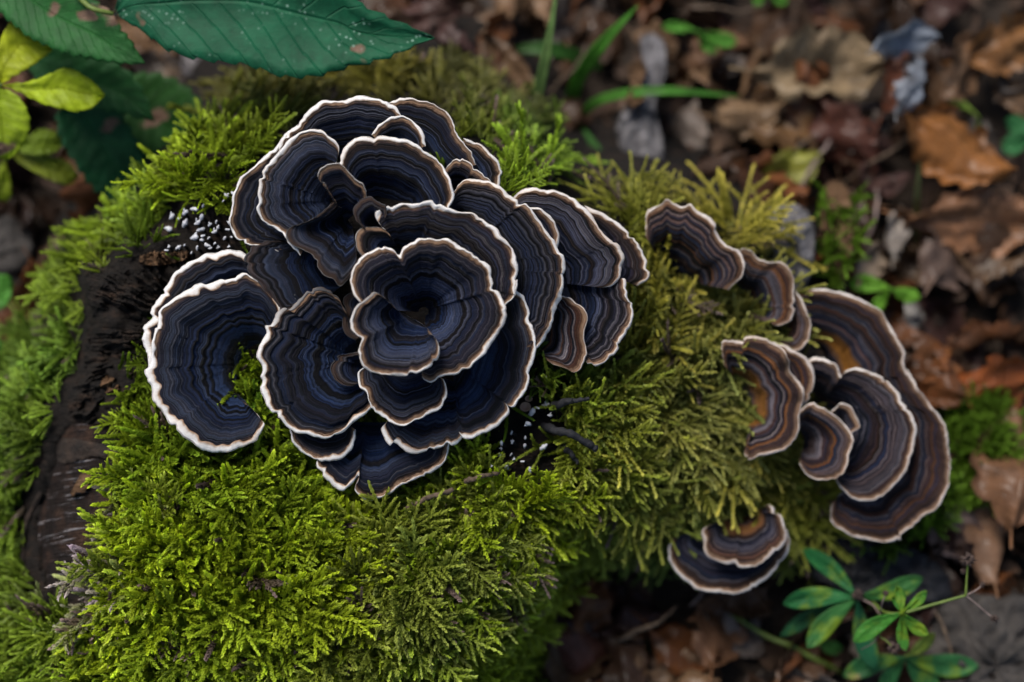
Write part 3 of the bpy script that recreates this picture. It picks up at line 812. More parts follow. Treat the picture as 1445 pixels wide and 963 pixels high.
CAP_NO = [0]
def bracket(label, outer, inner, wo, wi, group, brown=0.1, gold=0.0, white=1.0, mw=2.0, rise=1.9, droop=1.2, wave=1.0, rings=None, grey=None):
    """one bracket: upper cap, pale margin, underside. outer/inner in photograph positions, wo/wi heights in mm;
    grey = function of s in 0..1 giving how dull the margin is"""
    CAP_NO[0] += 1
    sd_ = CAP_NO[0]
    o_ = np.array(tr(outer)); i_ = np.array(tr(inner))
    per = np.linalg.norm(np.diff(o_, axis=0), axis=1).sum()
    N = int(np.clip(per / 2.0, 50, 330))
    O = spline(o_, N); I = spline(i_, N)
    s = np.linspace(0, 1, N); arc = s * per
    # scalloped, slightly ragged margin
    tg = np.gradient(O, axis=0); tg /= np.linalg.norm(tg, axis=1)[:, None] + 1e-9
    nr_ = np.stack([tg[:, 1], -tg[:, 0]], 1)
    sg = np.sign(((O - I) * nr_).sum(1).mean()); nr_ = nr_ * sg
    O = O + nr_ * (n1(arc / 14, sd_) * 1.5 + n1(arc / 5.5, sd_ + 40) * 0.85 + n1(arc / 27, sd_ + 41) * 1.2 + n1(arc / 38, sd_ + 60) * 1.8)[:, None]
    CAP_BARE.append(np.vstack([I + (O - I) * 0.97, (I + (O - I) * (0.0 if group.startswith('brackets') else 0.45 if 'moss' in label else 0.15))[::-1]])[::3])
    nick = np.clip(n1(arc / 13, sd_ + 71) - 0.62, 0, 1) * 13 * (n1(arc / 90, sd_ + 72) > -0.1)
    O = O - nr_ * nick[:, None]
    rad = np.linalg.norm(O - I, axis=1)            # px
    rmm = rad * PX * 1000
    Rm = np.percentile(rad, 80)
    M = int(np.clip(Rm / 2.1, 16, 64))
    up = 3.5 if group.startswith('out of') else 0.0
    wof = up + (np.interp(s, np.linspace(0, 1, len(wo)), wo) if isinstance(wo, (list, tuple)) else np.full(N, float(wo)))
    wif = np.interp(s, np.linspace(0, 1, len(wi)), wi) if isinstance(wi, (list, tuple)) else np.full(N, float(wi))
    wif = wif - 3.0
    wav = (n1(arc / 45, sd_ + 5) * 1.0 + n1(arc / 19, sd_ + 9) * 0.45) * wave
    nrg = rings or np.clip(Rm / 9.5, 4, 20)
    t = np.linspace(0, 1, M) ** 0.9
    def height(tt, S_idx=slice(None)):
        tt = np.asarray(tt)
        f = 1 - (1 - tt) ** rise
        ringt = tt + 0.030 * n2(arc[None, :] / 34 + 0 * tt, tt * 3.0, sd_ + 3) + 0.012 * n2(arc[None, :] / 11 + 0 * tt, tt * 5.0, sd_ + 8)
        rr = n1(ringt * nrg * 0.7, sd_ + 11) * 1.05 + n1(ringt * nrg * 1.7, sd_ + 12) * 0.48
        amp = np.clip(Rm / 90, 0.35, 1.0) * (0.25 + 0.75 * tt)
        rad_pleat = n2(arc[None, :] / 30 + 0 * tt, tt * 1.5, sd_ + 15) * 0.55 * tt
        w = wif + (wof - wif) * f + wav * tt ** 3 - droop * tt ** 7 + rr * amp * np.clip((1 - tt) * 14, 0.15, 1) + rad_pleat
        return w, ringt
    TT = t[:, None] + 0 * s[None]
    Wm, ring = height(TT)
    pos = I[None] + (O - I)[None] * TT[..., None]
    edge = (1 - TT) * rmm[None]
    top = P(pos[..., 0], pos[..., 1], Wm / 1000)
    base = P(I[:, 0].mean(), I[:, 1].mean(), min(np.min(wif), np.min(wof)) / 1000 - 0.003)
    root = thing('bracket_fungus', label, 'bracket fungus', base, group)
    if grey is not None and min(grey) > 0.75: white = 0.1
    colr = (brown, gold, white, 1.0)
    at = {'ring': ring.ravel(), 'nrings': np.full(ring.size, nrg), 'seed': np.full(ring.size, sd_ * 7.37), 'edge': edge.ravel(),
          'ang': (arc[None] / 10 + 0 * TT).ravel()}
    obj('cap', new_mesh('cap', top.reshape(-1, 3) - base, grid_faces(M, N, flip=sg > 0), M_CAP, at), root, colr)
    # margin: rolled pale edge
    gfun = np.interp(s, np.linspace(0, 1, len(grey)), grey) if grey is not None else np.zeros(N)
    mwf = mw * (0.62 if wof.mean() < 4 else 0.54) * (0.8 + 0.4 * hash1(sd_, 91)) * np.clip(0.88 + 0.45 * n1(arc / 30, sd_ + 21) + 0.28 * n1(arc / 9, sd_ + 22), 0.35, 1.6) * (1 - 0.45 * gfun)
    taper = np.clip(np.minimum(s, 1 - s) / 0.04, 0.25, 1)
    mwf = np.minimum(mwf, rmm * 0.3) * taper
    th = 1.25
    prof = [(-1.00, -0.10, 0.0), (-0.94, 0.10, 0.08), (-0.72, 0.20, 0.25), (-0.42, 0.24, 0.5), (-0.12, 0.12, 0.75), (0.06, -0.22, 0.9), (0.08, -0.65, 1.0), (-0.10, -1.0, 1.0), (-0.8, -1.02, 0.8)]
    mv = []; mq = []; mg = []; ma = []
    for (dx, dz, q) in prof:
        tt = 1 + dx * mwf / rmm
        w0, _ = height(np.minimum(tt, 1.0)[None])
        w0 = w0[0] + dz * th * (1 if dz < 0 else 1.0) + n1(arc / 4.0 + dx * 9, sd_ + 30) * 0.12 * (1 + dx)
        pp = I + (O - I) * tt[:, None]
        mv.append(P(pp[:, 0], pp[:, 1], w0 / 1000)); mq.append(np.full(N, q)); mg.append(gfun); ma.append(arc / 10)
    obj('margin', new_mesh('margin', np.array(mv).reshape(-1, 3) - base, grid_faces(len(prof), N, flip=sg > 0), M_MARGIN,
        {'m': np.array(mq).ravel(), 'grey': np.array(mg).ravel(), 'ang': np.array(ma).ravel()}), root, colr)
    # underside
    tb = np.array([0.0, 0.25, 0.5, 0.75, 0.9, 0.985])
    TB = tb[:, None] + 0 * s[None]
    f = 1 - (1 - TB) ** rise
    WB = wif + (wof - wif) * f + wav * TB ** 3 - droop * TB ** 7 - 1.3 - 1.6 * (1 - TB)
    pb = I[None] + (O - I)[None] * TB[..., None]
    bot = P(pb[..., 0], pb[..., 1], WB / 1000)
    nb = len(tb)
    fb = grid_faces(nb, N, flip=sg < 0).tolist()
    vb = [bot.reshape(-1, 3)]; off = nb * N
    for e in (0, N - 1):                       # close the two flanks
        ti = np.linspace(0, M - 1, nb).astype(int)
        vb.append(top[ti, e]); 
        for k in range(nb - 1):
            fb.append([off + k, off + k + 1, (k + 1) * N + e, k * N + e])
        off += nb
    obj('pore_surface', new_mesh('pore_surface', np.vstack(vb) - base, fb, M_PORE), root, colr)
    return root

ROS = 'brackets of the big dark rosette'
DULL = [1, 1, 1]
# --- rear and lowest tiers first
bracket('blue black bracket forming the outermost left edge of the rosette, white rim', [('A', [(740,200),(690,255),(640,315),(595,345),(540,400),(495,440),(465,510),(462,570),(455,640),(475,690),(515,728),(580,750),(660,760)])], [('A', [(850,520),(860,560),(850,600)])], [-4, -3, -4, -6], -14, ROS, 0.05)
bracket('broad bracket at the very top of the rosette with white scalloped rim', [('A', [(655,320),(665,275),(700,240),(735,220),(760,180),(780,150),(820,120),(870,100),(940,105),(1000,82),(1070,85),(1130,100),(1175,125),(1202,165)])], [('A', [(900,330),(1000,360),(1050,340)])], [-3, -2, -2, -1], -13, ROS, 0.08)
bracket('wide bracket at the upper right shoulder of the rosette behind smaller ones', [('B', [(215,110),(265,92),(310,85),(340,95),(375,110),(420,120),(465,150),(495,190),(510,240),(530,265),(550,295),(575,335),(600,380)])], [('B', [(230,300),(330,350),(430,420)])], -5, -15, ROS, 0.12, mw=1.4)
bracket('small bracket peeping out at the far upper right edge of the rosette', [('B', [(540,265),(580,280),(620,300),(650,325),(680,360),(700,385),(712,410),(700,440),(697,470),(690,500)])], [('B', [(540,360),(560,460)])], -9, -15, ROS, 0.12, mw=1.6)
bracket('narrow brown edged bracket on the extreme right of the rosette above moss', [('B', [(1070,565),(1130,590),(1180,615),(1230,650),(1270,690),(1310,740),(1335,790),(1355,850),(1350,890),(1330,905),(1300,912)])], [('B', [(1060,680),(1130,850)])], -15, -22, ROS, 0.35, mw=1.9, white=0.7)
bracket('large right hand bracket with pinkish brown rim and smooth blue band', [('B', [(740,540),(765,515),(800,495),(850,487),(920,492),(980,510),(1030,540),(1070,570),(1110,610),(1140,660),(1180,710),(1210,735),(1240,780),(1245,830),(1230,880),(1195,908),(1150,920)])], [('B', [(820,700),(880,800),(960,900)])], -8, -18, ROS, 0.30, mw=1.9, white=0.7)
bracket('lower right lobe of the rosette with creased dark centre and white tip', [('D', [(1300,55),(1338,30),(1350,80),(1362,140),(1360,200),(1335,260),(1310,310),(1280,345),(1240,375),(1205,375),(1183,350),(1170,300)])], [('D', [(1080,40),(1090,120),(1120,200)])], -9.5, -18, ROS, 0.30, mw=1.7)
bracket('little bracket tucked between two large right hand brackets', [('B', [(830,565),(880,575),(920,600),(950,640),(965,680),(960,720),(945,760)])], [('B', [(800,640),(850,740)])], -4.5, -13, ROS, 0.35, mw=1.5, white=0.8)
bracket('greyish brown furrowed bracket hanging at the lower right below the long one', [('D', [(1080,95),(1120,115),(1150,140),(1180,170),(1190,210),(1185,270),(1190,320),(1175,360),(1155,400),(1130,408),(1112,390),(1070,380),(1035,362)])], [('D', [(1010,140),(1000,240),(1000,300)])], -7, -15, ROS, 0.75, mw=1.0, rings=9)
bracket('white edged bracket behind the C shaped one at the far left', [('C', [(440,95),(400,70),(350,62),(300,62),(260,75),(215,95),(180,120),(150,155),(125,190),(110,225),(85,260),(75,300),(50,330),(55,380),(68,430),(75,490)])], [('C', [(420,250),(380,330),(330,400)])], -6.5, -17, ROS, 0.06, mw=3.0)
bracket('dark vertical banded bracket wedged between the two left lobes', [('C', [(520,20),(440,38),(420,65),(408,90),(415,125),(440,155),(470,195),(510,240),(535,268),(580,262),(640,240),(700,210)])], [('C', [(760,90),(750,140),(760,170)])], [-5, -3.5, -4], -13, ROS, 0.04, mw=1.0, grey=DULL)
bracket('large C shaped bracket at the left open towards moss, broad white rim', [('C', [(560,330),(530,260),(480,190),(430,150),(400,138),(360,152),(310,160),(280,175),(250,170),(210,200),(185,215),(150,240),(110,280),(95,340),(80,400),(75,460),(60,480),(75,530),(85,580),(110,610),(140,650),(180,690),(210,720),(260,755),(310,765),(360,760),(410,740),(450,715),(478,670),(470,652),(440,615),(415,595)])], [('C', [(490,385),(450,385),(415,405),(392,440),(382,480),(382,530),(392,575)])], [-5, -1, 0, 0, -2], [-14, -15, -15, -13], ROS, 0.08, mw=3.0, rise=1.7)
bracket('lowest split bracket at the foot of the rosette with a notch in its rim', [('D', [(150,740),(133,762),(140,800),(170,830),(200,860),(235,870),(252,852),(272,832),(294,812),(290,840),(276,865),(300,890),(340,907),(390,895),(440,860),(490,835),(540,815),(590,790),(630,755),(652,702),(650,670)])], [('D', [(270,600),(340,600),(420,600)])], -6.5, -17, ROS, 0.10, mw=2.9)
bracket('small crescent bracket below the left middle one, above the notched bracket', [('D', [(22,620),(30,650),(38,682),(70,720),(120,745),(180,755),(230,745),(265,715),(282,670),(280,630)])], [('D', [(130,560),(200,570)])], -4.5, -14, ROS, 0.2, mw=2.0)
bracket('deep right lower bracket curling round beneath the centre, wavy white rim', [('D', [(880,60),(920,92),(945,110),(970,150),(978,200),(980,250),(985,300),(975,350),(955,400),(960,425),(950,470),(925,510),(900,535),(874,528),(886,560),(860,590),(820,625),(760,650),(712,662),(690,640)])], [('D', [(700,240),(680,330),(670,400),(668,440)])], [1, 0, -1, -2, -3], -13, ROS, 0.08, mw=2.0)
bracket('lower middle bracket under the centre with chipped white rim', [('D', [(420,560),(400,600),(385,625),(392,665),(418,692),(432,683),(470,708),(510,724),(560,715),(620,700),(670,680),(704,657),(712,630)])], [('D', [(560,440),(620,430),(668,440)])], [-4, -3, -3], -13, ROS, 0.08, mw=2.0)
bracket('fan shaped middle left bracket with white lower rim and dull top', [('C', [(775,300),(755,260),(735,225),(712,205),(680,190),(640,200),(590,235),(530,265),(500,310),(480,322),(486,350),(455,395),(450,430),(465,470),(458,510),(470,560),(490,605),(530,640),(570,680),(630,695),(690,710),(750,690),(800,655),(845,620),(856,590),(850,555)])], [('C', [(800,390),(790,420),(790,460),(810,490)])], [2, 2, 1, 1, 0], -12, ROS, 0.06, mw=2.4, grey=[1, 1, 0.75, 0, 0, 0, 0, 0, 0])
bracket('tongue shaped little lobe growing on the middle left fan', [('C', [(815,418),(765,417),(728,425),(710,455),(715,490),(740,520),(770,530),(808,518)])], [('C', [(850,450),(850,480)])], 0, -9, ROS, 0.15, mw=0.7, grey=DULL, wave=0.4)
bracket('small dark crumpled lobe squeezed left of the centre', [('C', [(810,195),(780,205),(755,225),(760,270),(745,310),(755,345),(795,372)])], [('C', [(840,250),(840,320)])], 0, -10, ROS, 0.1, mw=0.8, grey=DULL)
bracket('long right bracket sweeping down beside the centre with wavy white rim', [('B', [(465,560),(500,510),(530,470),(550,450),(600,445),(650,455),(690,475),(740,515),(790,545),(840,580),(870,620),(900,670),(940,710),(965,760),(985,810),(980,860)]), ('D', [(1095,10),(1099,60),(1088,120),(1060,180),(1050,230),(1020,285),(985,318),(960,325)])], [('B', [(480,680),(560,760),(620,850),(640,950)])], [-1, 2, 1, -1], -12, ROS, 0.14, mw=1.9)
bracket('small brown topped bracket above the long right one', [('B', [(462,400),(495,365),(530,350),(565,365),(600,390),(630,420),(650,445),(668,470)])], [('B', [(480,490),(560,500)])], -2.5, -11, ROS, 0.25, mw=1.4)
bracket('little white rimmed bracket between the two top ones', [('B', [(138,250),(165,215),(200,190),(215,175),(260,165),(305,180),(335,205),(360,230),(372,260),(374,300)])], [('B', [(210,320),(290,330)])], 1.2, -9, ROS, 0.12, mw=1.9)
bracket('large upper left bracket shaped like an ear with white rim', [('A', [(890,400),(912,365),(920,310),(905,275),(860,240),(800,230),(740,245),(690,280),(660,320),(610,375),(580,430),(568,500),(572,545),(563,582),(590,625),(640,660),(690,700),(725,745),(760,775)])], [('A', [(890,490),(890,530),(885,560)])], [3, 5, 5, 3, 2], -9, ROS, 0.12, mw=1.9)
bracket('broad upper middle bracket with smooth blue inner band and white rim', [('B', [(0,400),(5,365),(10,330),(30,295),(70,265),(110,262),(150,273),(175,258),(230,262),(290,275),(340,295),(390,330),(430,365),(460,405),(475,445),(490,485),(490,520),(478,550),(460,575)])], [('B', [(140,530),(220,560),(290,570)])], [5, 6, 5], -10, ROS, 0.12, mw=2.0)
bracket('folded dull rimmed lobe left of centre running down in waves', [('A', [(905,545),(850,590),(790,625),(715,655),(697,685),(706,720),(740,750),(800,775),(830,800),(830,838),(860,870),(905,885),(932,912),(962,885),(1000,840),(1010,780)])], [('A', [(960,590),(965,620),(985,650)])], [5, 7, 7, 5], -6, ROS, 0.10, mw=0.9, grey=[1, 0.9, 0.8, 1], wave=2.0)
bracket('tall tongue like lobe rising beside the ear shaped bracket', [('A', [(905,535),(880,497),(835,455),(828,425),(850,395),(905,372),(950,388),(990,435),(1030,470),(1043,520),(1038,565)])], [('A', [(945,615),(965,620),(990,600)])], [8, 10, 10, 8], -4, ROS, 0.18, mw=1.0, grey=[1, 0.5, 0.4, 1], rise=1.4)
bracket('small rounded dull lobe just above the centre left', [('A', [(1015,660),(998,620),(990,580),(1010,550),(1050,525),(1100,525),(1128,558),(1135,600)])], [('A', [(1075,670),(1100,660)])], 9, -3, ROS, 0.18, mw=0.8, grey=DULL)
bracket('ruffled dull lobe joined to the left of the second central tier', [('B', [(100,800),(75,740),(70,700),(95,665),(150,655),(190,660),(215,680)])], [('B', [(230,780),(260,760)])], 8, -3, ROS, 0.12, mw=0.9, grey=[0.9, 0.6, 0.9])
bracket('second tier bracket arching behind the central rosette, creamy rim', [('B', [(200,665),(165,620),(157,600),(172,578),(215,555),(270,545),(330,555),(380,543),(430,555),(490,575),(540,580),(600,605),(650,640),(700,680),(740,720),(765,770),(785,820),(775,870),(770,920),(768,955)]), ('D', [(916,40),(912,80),(880,132),(850,150)])], [('B', [(260,780),(330,830),(420,860),(480,920)])], [9, 8, 7, 6], -8, ROS, 0.22, mw=3.0)
bracket('small neat bracket directly below the central rosette, white rim', [('D', [(330,385),(298,400),(288,430),(295,465),(325,485),(335,525),(345,552),(390,580),(440,605),(490,605),(540,585),(590,560),(625,525),(641,485),(636,450),(612,425)])], [('D', [(430,370),(490,365),(550,370)])], 4.5, -8, ROS, 0.12, mw=2.0)
bracket('round central bracket with deep blue funnel and cleft cream rim', [('D', [(330,160),(298,130),(275,90),(262,50),(268,12)]), ('B', [(78,808),(120,770),(180,745),(230,755),(262,780),(282,745),(325,720),(352,703),(420,700),(490,712),(540,740),(590,775),(640,820),(660,870),(682,920)]), ('D', [(853,100),(875,150),(870,190),(845,240),(810,290),(775,340),(730,385),(690,410),(650,415),(612,427),(572,440),(545,420)])], [('D', [(528,168),(536,154),(552,148),(566,156),(568,172),(556,186)])], [13, 14, 14, 12, 11], -8, ROS, 0.22, mw=2.2, rise=1.9)
bracket('curled front lobe spiralling into the centre with thick white rim', [('D', [(425,150),(390,108),(352,92),(335,105),(305,130),(280,155),(263,195),(270,235),(290,270),(295,320),(310,365),(350,400),(400,412),(450,420),(500,415),(550,390),(590,360),(612,315),(610,280),(592,258),(572,256)])], [('D', [(450,165),(490,185),(520,200),(560,225)])], [16, 17, 17, 16], [6, 3, 2, 8], ROS, 0.18, mw=2.1, rise=1.6, grey=[1, 0.7, 0, 0, 0, 0, 0, 0.3])

SIDE = 'out of focus brackets on the right end of the log'
bracket('leftmost bracket of the right hand cluster, half sunk in moss', [('E', [(45,230),(35,150),(50,110),(90,95),(130,65),(165,85),(200,95),(235,80),(270,110),(320,145),(340,175),(345,210),(375,250),(410,275),(450,295),(468,350),(460,400),(440,430),(405,470)])], [('E', [(90,330),(180,400),(260,440)])], [-36, -35, -38], -48, SIDE, 0.7, mw=1.5, rings=11, white=0.7)
bracket('dark maroon bracket right beside the leftmost one of the cluster', [('E', [(450,330),(462,290),(495,297),(530,330),(580,345),(640,345),(680,390),(690,430),(690,480),(700,530),(700,570),(680,600),(640,625),(598,625)])], [('E', [(430,450),(470,520),(530,570)])], -43, -54, SIDE, 0.75, mw=1.3, rings=11, white=0.7)
bracket('plain brown bracket below the maroon one with thin pale rim', [('E', [(700,470),(740,530),(760,580),(768,640),(750,700),(715,735),(670,735),(620,700)])], [('E', [(600,560),(620,640)])], -45, -56, SIDE, 0.8, mw=1.3, rings=9, white=0.7)
bracket('longest bracket of the right cluster with ochre heart, sweeping down the right side', [('E', [(700,520),(705,472),(750,462),(820,465),(900,475),(960,490),(1010,520),(1050,545),(1090,590),(1130,640),(1150,690),(1185,740),(1185,790),(1200,850)]), ('F', [(870,190),(905,250),(945,300),(990,360),(1005,420),(1015,500),(1000,580),(970,640),(920,665),(890,700),(852,720),(850,745),(800,750),(740,738),(690,725),(650,700),(630,670),(630,630),(658,592),(700,585)])], [('E', [(790,720),(830,760)]), ('F', [(640,250),(690,370),(720,470),(730,520)])], [-50, -49, -50, -52, -52], [-62, -64, -66], SIDE, 0.56, 1.0, mw=1.5, rings=16, white=0.8)
bracket('ochre rimmed bracket edge layered behind the wrinkled one', [('F', [(380,90),(450,100),(510,130),(550,165),(566,210),(560,270),(535,310),(500,340)])], [('F', [(380,180),(420,260)])], -41, -50, SIDE, 0.75, mw=2.0, rings=8)
bracket('wrinkled brown and orange bracket rising from olive moss, scalloped rim', [('F', [(285,170),(268,115),(280,90),(330,95),(375,80),(420,95),(460,120),(490,160),(500,200),(530,240),(530,290),(520,340),(520,390),(500,425),(450,455),(400,465),(360,485),(340,470),(350,440),(365,410)])], [('F', [(320,220),(335,260),(350,300),(370,340)])], [-36, -36, -38, -39], -50, SIDE, 0.85, 0.7, mw=1.3, rings=12, wave=2.2, white=0.7)
bracket('big rounded blue bracket in front of the longest one, cleft at top', [('F', [(545,200),(555,160),(600,155),(640,175),(658,208),(680,190),(740,190),(800,215),(820,245),(850,275),(880,320),(903,380),(895,430),(880,480),(850,540),(800,590),(750,612),(700,600),(660,570),(636,535)])], [('F', [(570,270),(610,310),(640,340),(650,390),(650,430)])], [-46, -44, -44, -45], -58, SIDE, 0.50, mw=1.4, rings=14)
bracket('small round chestnut bracket in the middle of the right cluster', [('F', [(515,330),(560,288),(590,300),(620,320),(650,345),(680,370),(705,410),(690,450),(680,490),(650,530),(600,545),(560,540),(530,515),(522,480)])], [('F', [(525,390),(535,415),(535,440)])], -40, -53, SIDE, 0.8, mw=1.3, rings=12, white=0.8)
bracket('tiny ear like lobe between the chestnut and the big blue bracket', [('F', [(625,320),(642,303),(662,292),(690,310),(705,345),(720,372),(702,392),(680,395)])], [('F', [(630,360),(645,380)])], -40.5, -52, SIDE, 0.6, mw=1.4, rings=5)
bracket('lower of the two brackets at the bottom edge of the log, wide pale rim', [('F', [(105,735),(100,775),(112,820),(150,870),(200,905),(260,915),(330,910),(390,880),(440,840),(480,780),(486,730),(470,690)])], [('F', [(230,690),(300,700),(370,690)])], -53, -66, SIDE, 0.35, mw=2.0, rings=9)
bracket('upper of the two brackets at the bottom edge of the log, rusty heart', [('F', [(235,690),(208,712),(212,742),(230,790),(270,815),(330,830),(380,825),(415,795),(450,770),(475,740),(475,690),(455,650),(425,622)])], [('F', [(300,670),(340,665),(380,650)])], -46, -60, SIDE, 0.6, 0.5, mw=1.7, rings=11)

scatter_moss('moss', 'thick feathery green and olive moss covering the log', REGION, 15500, log_w,
             [grow(SAWN, 24), grow(ROT, 6), grow(ROT2, 10), grow(DARK1, 7), grow(DARK2, 7), BACKGAP] + CAP_BARE, 0.0, 34, moss_colour, moss_kinds, moss_len, 5, short=CAP_BARE + [SAWN, ROT, ROT2, DARK1, DARK2])

# ------------------------------------------------------------------ leaves
def leaf_grid(left, right, w0, w1, fold, sag, teeth, tooth_amp, n=46, m=6, crumple=0.0, seed=1, relief=0.35, nv=16):
    """px outlines base->tip of both halves -> world verts (n, 2m+1)"""
    Lp = spline(left, n); Rp = spline(right, n)
    k = np.linspace(0, 1, n)
    md = (Lp + Rp) / 2
    if teeth:
        saw = ((k * teeth) % 1.0) * np.clip(np.sin(k * math.pi) * 2.5, 0, 1)
        for Q, sg in ((Lp, 1), (Rp, -1)):
            d = Q - md; d /= np.linalg.norm(d, axis=1)[:, None] + 1e-6
            Q += d * (saw * tooth_amp)[:, None]
    x = np.concatenate([np.linspace(-1, 0, m + 1)[:-1], np.linspace(0, 1, m + 1)])
    pts = np.where(x[None, :, None] < 0, md[:, None] + (Lp - md)[:, None] * (-x)[None, :, None], md[:, None] + (Rp - md)[:, None] * x[None, :, None])
    X = x[None] + 0 * k[:, None]; K = k[:, None] + 0 * x[None]
    half = np.linalg.norm(Lp - Rp, axis=1)[:, None] / 2 * PX
    w = w0 + (w1 - w0) * K + fold * np.abs(X) * half - sag * (K - 0.5) ** 2 * 4
    w = w + relief / 1000 * -np.cos((K * nv - np.abs(X) * nv * 0.16) * 2 * math.pi) * np.clip(np.abs(X) * 3, 0, 1) * np.clip((1 - np.abs(X)) * 4, 0, 1)
    if crumple: w = w + fbm2(K * 4 + seed, X * 2 + seed * 3.1, seed, 3) * crumple
    return P(pts[..., 0], pts[..., 1], w), K, X

def leaf_part(parent, base, left, right, w0, w1, color, mt, fold=0.25, sag=0.002, teeth=0, amp=3.0, nv=16, crumple=0.0015, seed=1, name='leaf', n=60, label=None, relief=0.35):
    v, K, X = leaf_grid(left, right, w0, w1, fold, sag, teeth, amp, n=n, crumple=crumple, seed=seed, nv=nv, relief=relief)
    v = v.reshape(-1, 3)
    nr_, nc_ = K.shape
    thick = 0.00025
    f = grid_faces(nr_, nc_, flip=False).tolist()
    o_ = obj(name, new_mesh(name, v - base, f, mt, {'k': K.ravel(), 'x': X.ravel(), 'nv': np.full(K.size, float(nv))}), parent, (*color, 1))
    sm = o_.modifiers.new('thickness', 'SOLIDIFY'); sm.thickness = thick
    if label: o_['label'] = label
    return o_

def stem_path(pts, n=24):
    """pts (px, py, w mm)"""
    q = spline(pts, n)
    return P(q[:, 0], q[:, 1], q[:, 2] / 1000)

def foot(px, py):
    """ground point below photograph position"""
    p = P(px, py, ground_w(px, py)); p[2] = 0.0
    return p

s4 = 3.21
def C0(pts): return [(x / s4, y / s4) for x, y in pts]
GDK = (0.013, 0.058, 0.020); GMID = (0.022, 0.085, 0.022)
def leafy(name, label, cat, leaves, stems, base, group=None):
    t = thing(name, label, cat, base, group)
    for L in leaves: leaf_part(t, base, **L)
    for (pts, r0, r1, mt) in stems:
        p = stem_path(pts, 28)
        v, f = tube(p, np.linspace(r0, r1, 28), 7)
        obj('stem', new_mesh('stem', v - base, f, mt), t)
    return t

b_ = foot(60, -160)
leafy('sapling', 'large dark green pointed leaf with whitish flecks hanging over the top', 'sapling',
      [dict(left=[(160,20),(185,-30),(260,-75),(380,-80),(470,-40),(500,2),(545,26),(580,40),(613,54)], right=[(160,20),(200,42),(235,67),(270,78),(310,84),(345,88),(400,104),(445,104),(490,93),(540,80),(575,68),(613,54)],
            w0=-0.028, w1=-0.020, color=(0.006, 0.078, 0.034), mt=M_BIGGREEN, fold=0.18, relief=0.12, sag=0.004, teeth=15, amp=7, nv=13, n=80, crumple=0.002, seed=3)],
      [([(160,20,-28),(120,5,-28),(80,-60,-50),(60,-130,-150)], 0.0007, 0.0016, M_STEM)], b_)
b_ = foot(-60, -150)
leafy('sapling', 'bright green serrated leaf filling the top left corner', 'sapling',
      [dict(left=[(-40,-60)] + C0([(100,-160),(300,-60),(430,10),(485,50),(525,95),(545,140),(580,175),(620,235),(658,288)]), right=[(-40,-60)] + C0([(-120,-60),(-20,30),(60,100),(150,170),(240,215),(330,245),(420,265),(500,277),(590,288),(658,288)]),
            w0=-0.040, w1=-0.030, color=(0.018, 0.094, 0.020), mt=M_GREEN, fold=0.2, sag=0.003, teeth=20, amp=5, nv=17, n=90, seed=5)],
      [([(-40,-60,-40),(-60,-90,-50),(-60,-140,-158)], 0.0008, 0.0015, M_STEM)], b_)
b_ = foot(-90, 150)
YL = (0.33, 0.38, 0.014)
leafy('seedling', 'yellow green seedling with three leaflets, brown patches at their tips', 'seedling',
      [dict(left=C0([(5,382),(-30,290),(0,190),(25,140),(52,103),(110,140)]) + C0([(175,180),(250,215)]), right=C0([(5,382),(60,345),(100,322),(150,290),(200,255),(250,215)]), w0=-0.044, w1=-0.047, color=YL, mt=M_YELLOW, nv=7, teeth=6, amp=2, seed=11, relief=0.2),
       dict(left=C0([(15,388),(120,375),(210,345),(300,310),(380,345),(440,390),(475,432)]), right=C0([(15,388),(80,410),(180,462),(260,485),(340,502),(420,482),(475,432)]), w0=-0.044, w1=-0.043, color=(0.31, 0.40, 0.012), mt=M_YELLOW, nv=8, teeth=7, amp=2, seed=12, relief=0.2),
       dict(left=C0([(5,395),(-60,430),(-110,530),(-100,640),(-30,700),(40,722)]), right=C0([(5,395),(70,430),(110,480),(132,550),(120,620),(85,680),(40,722)]), w0=-0.044, w1=-0.050, color=(0.28, 0.38, 0.018), mt=M_YELLOW, nv=9, teeth=8, amp=2.5, seed=13, relief=0.2)],
      [([(5/s4,385/s4,-44),(-30,135,-60),(-90,150,-125)], 0.0006, 0.0010, M_STEM)], b_)
b_ = foot(-40, 265)
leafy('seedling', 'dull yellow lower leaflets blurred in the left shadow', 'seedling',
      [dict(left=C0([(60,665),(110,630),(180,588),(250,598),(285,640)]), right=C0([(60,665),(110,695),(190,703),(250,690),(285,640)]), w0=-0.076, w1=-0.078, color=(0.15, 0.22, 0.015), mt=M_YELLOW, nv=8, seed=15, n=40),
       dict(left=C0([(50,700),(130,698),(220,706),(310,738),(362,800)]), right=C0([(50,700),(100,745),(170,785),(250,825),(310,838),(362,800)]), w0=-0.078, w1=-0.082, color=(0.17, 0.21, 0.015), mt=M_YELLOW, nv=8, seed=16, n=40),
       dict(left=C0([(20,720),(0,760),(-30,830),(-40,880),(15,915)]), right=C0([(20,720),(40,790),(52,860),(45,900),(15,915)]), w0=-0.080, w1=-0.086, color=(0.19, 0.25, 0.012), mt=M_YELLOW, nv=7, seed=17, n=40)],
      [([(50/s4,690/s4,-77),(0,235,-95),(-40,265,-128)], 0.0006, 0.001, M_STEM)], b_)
b_ = foot(30, 60)
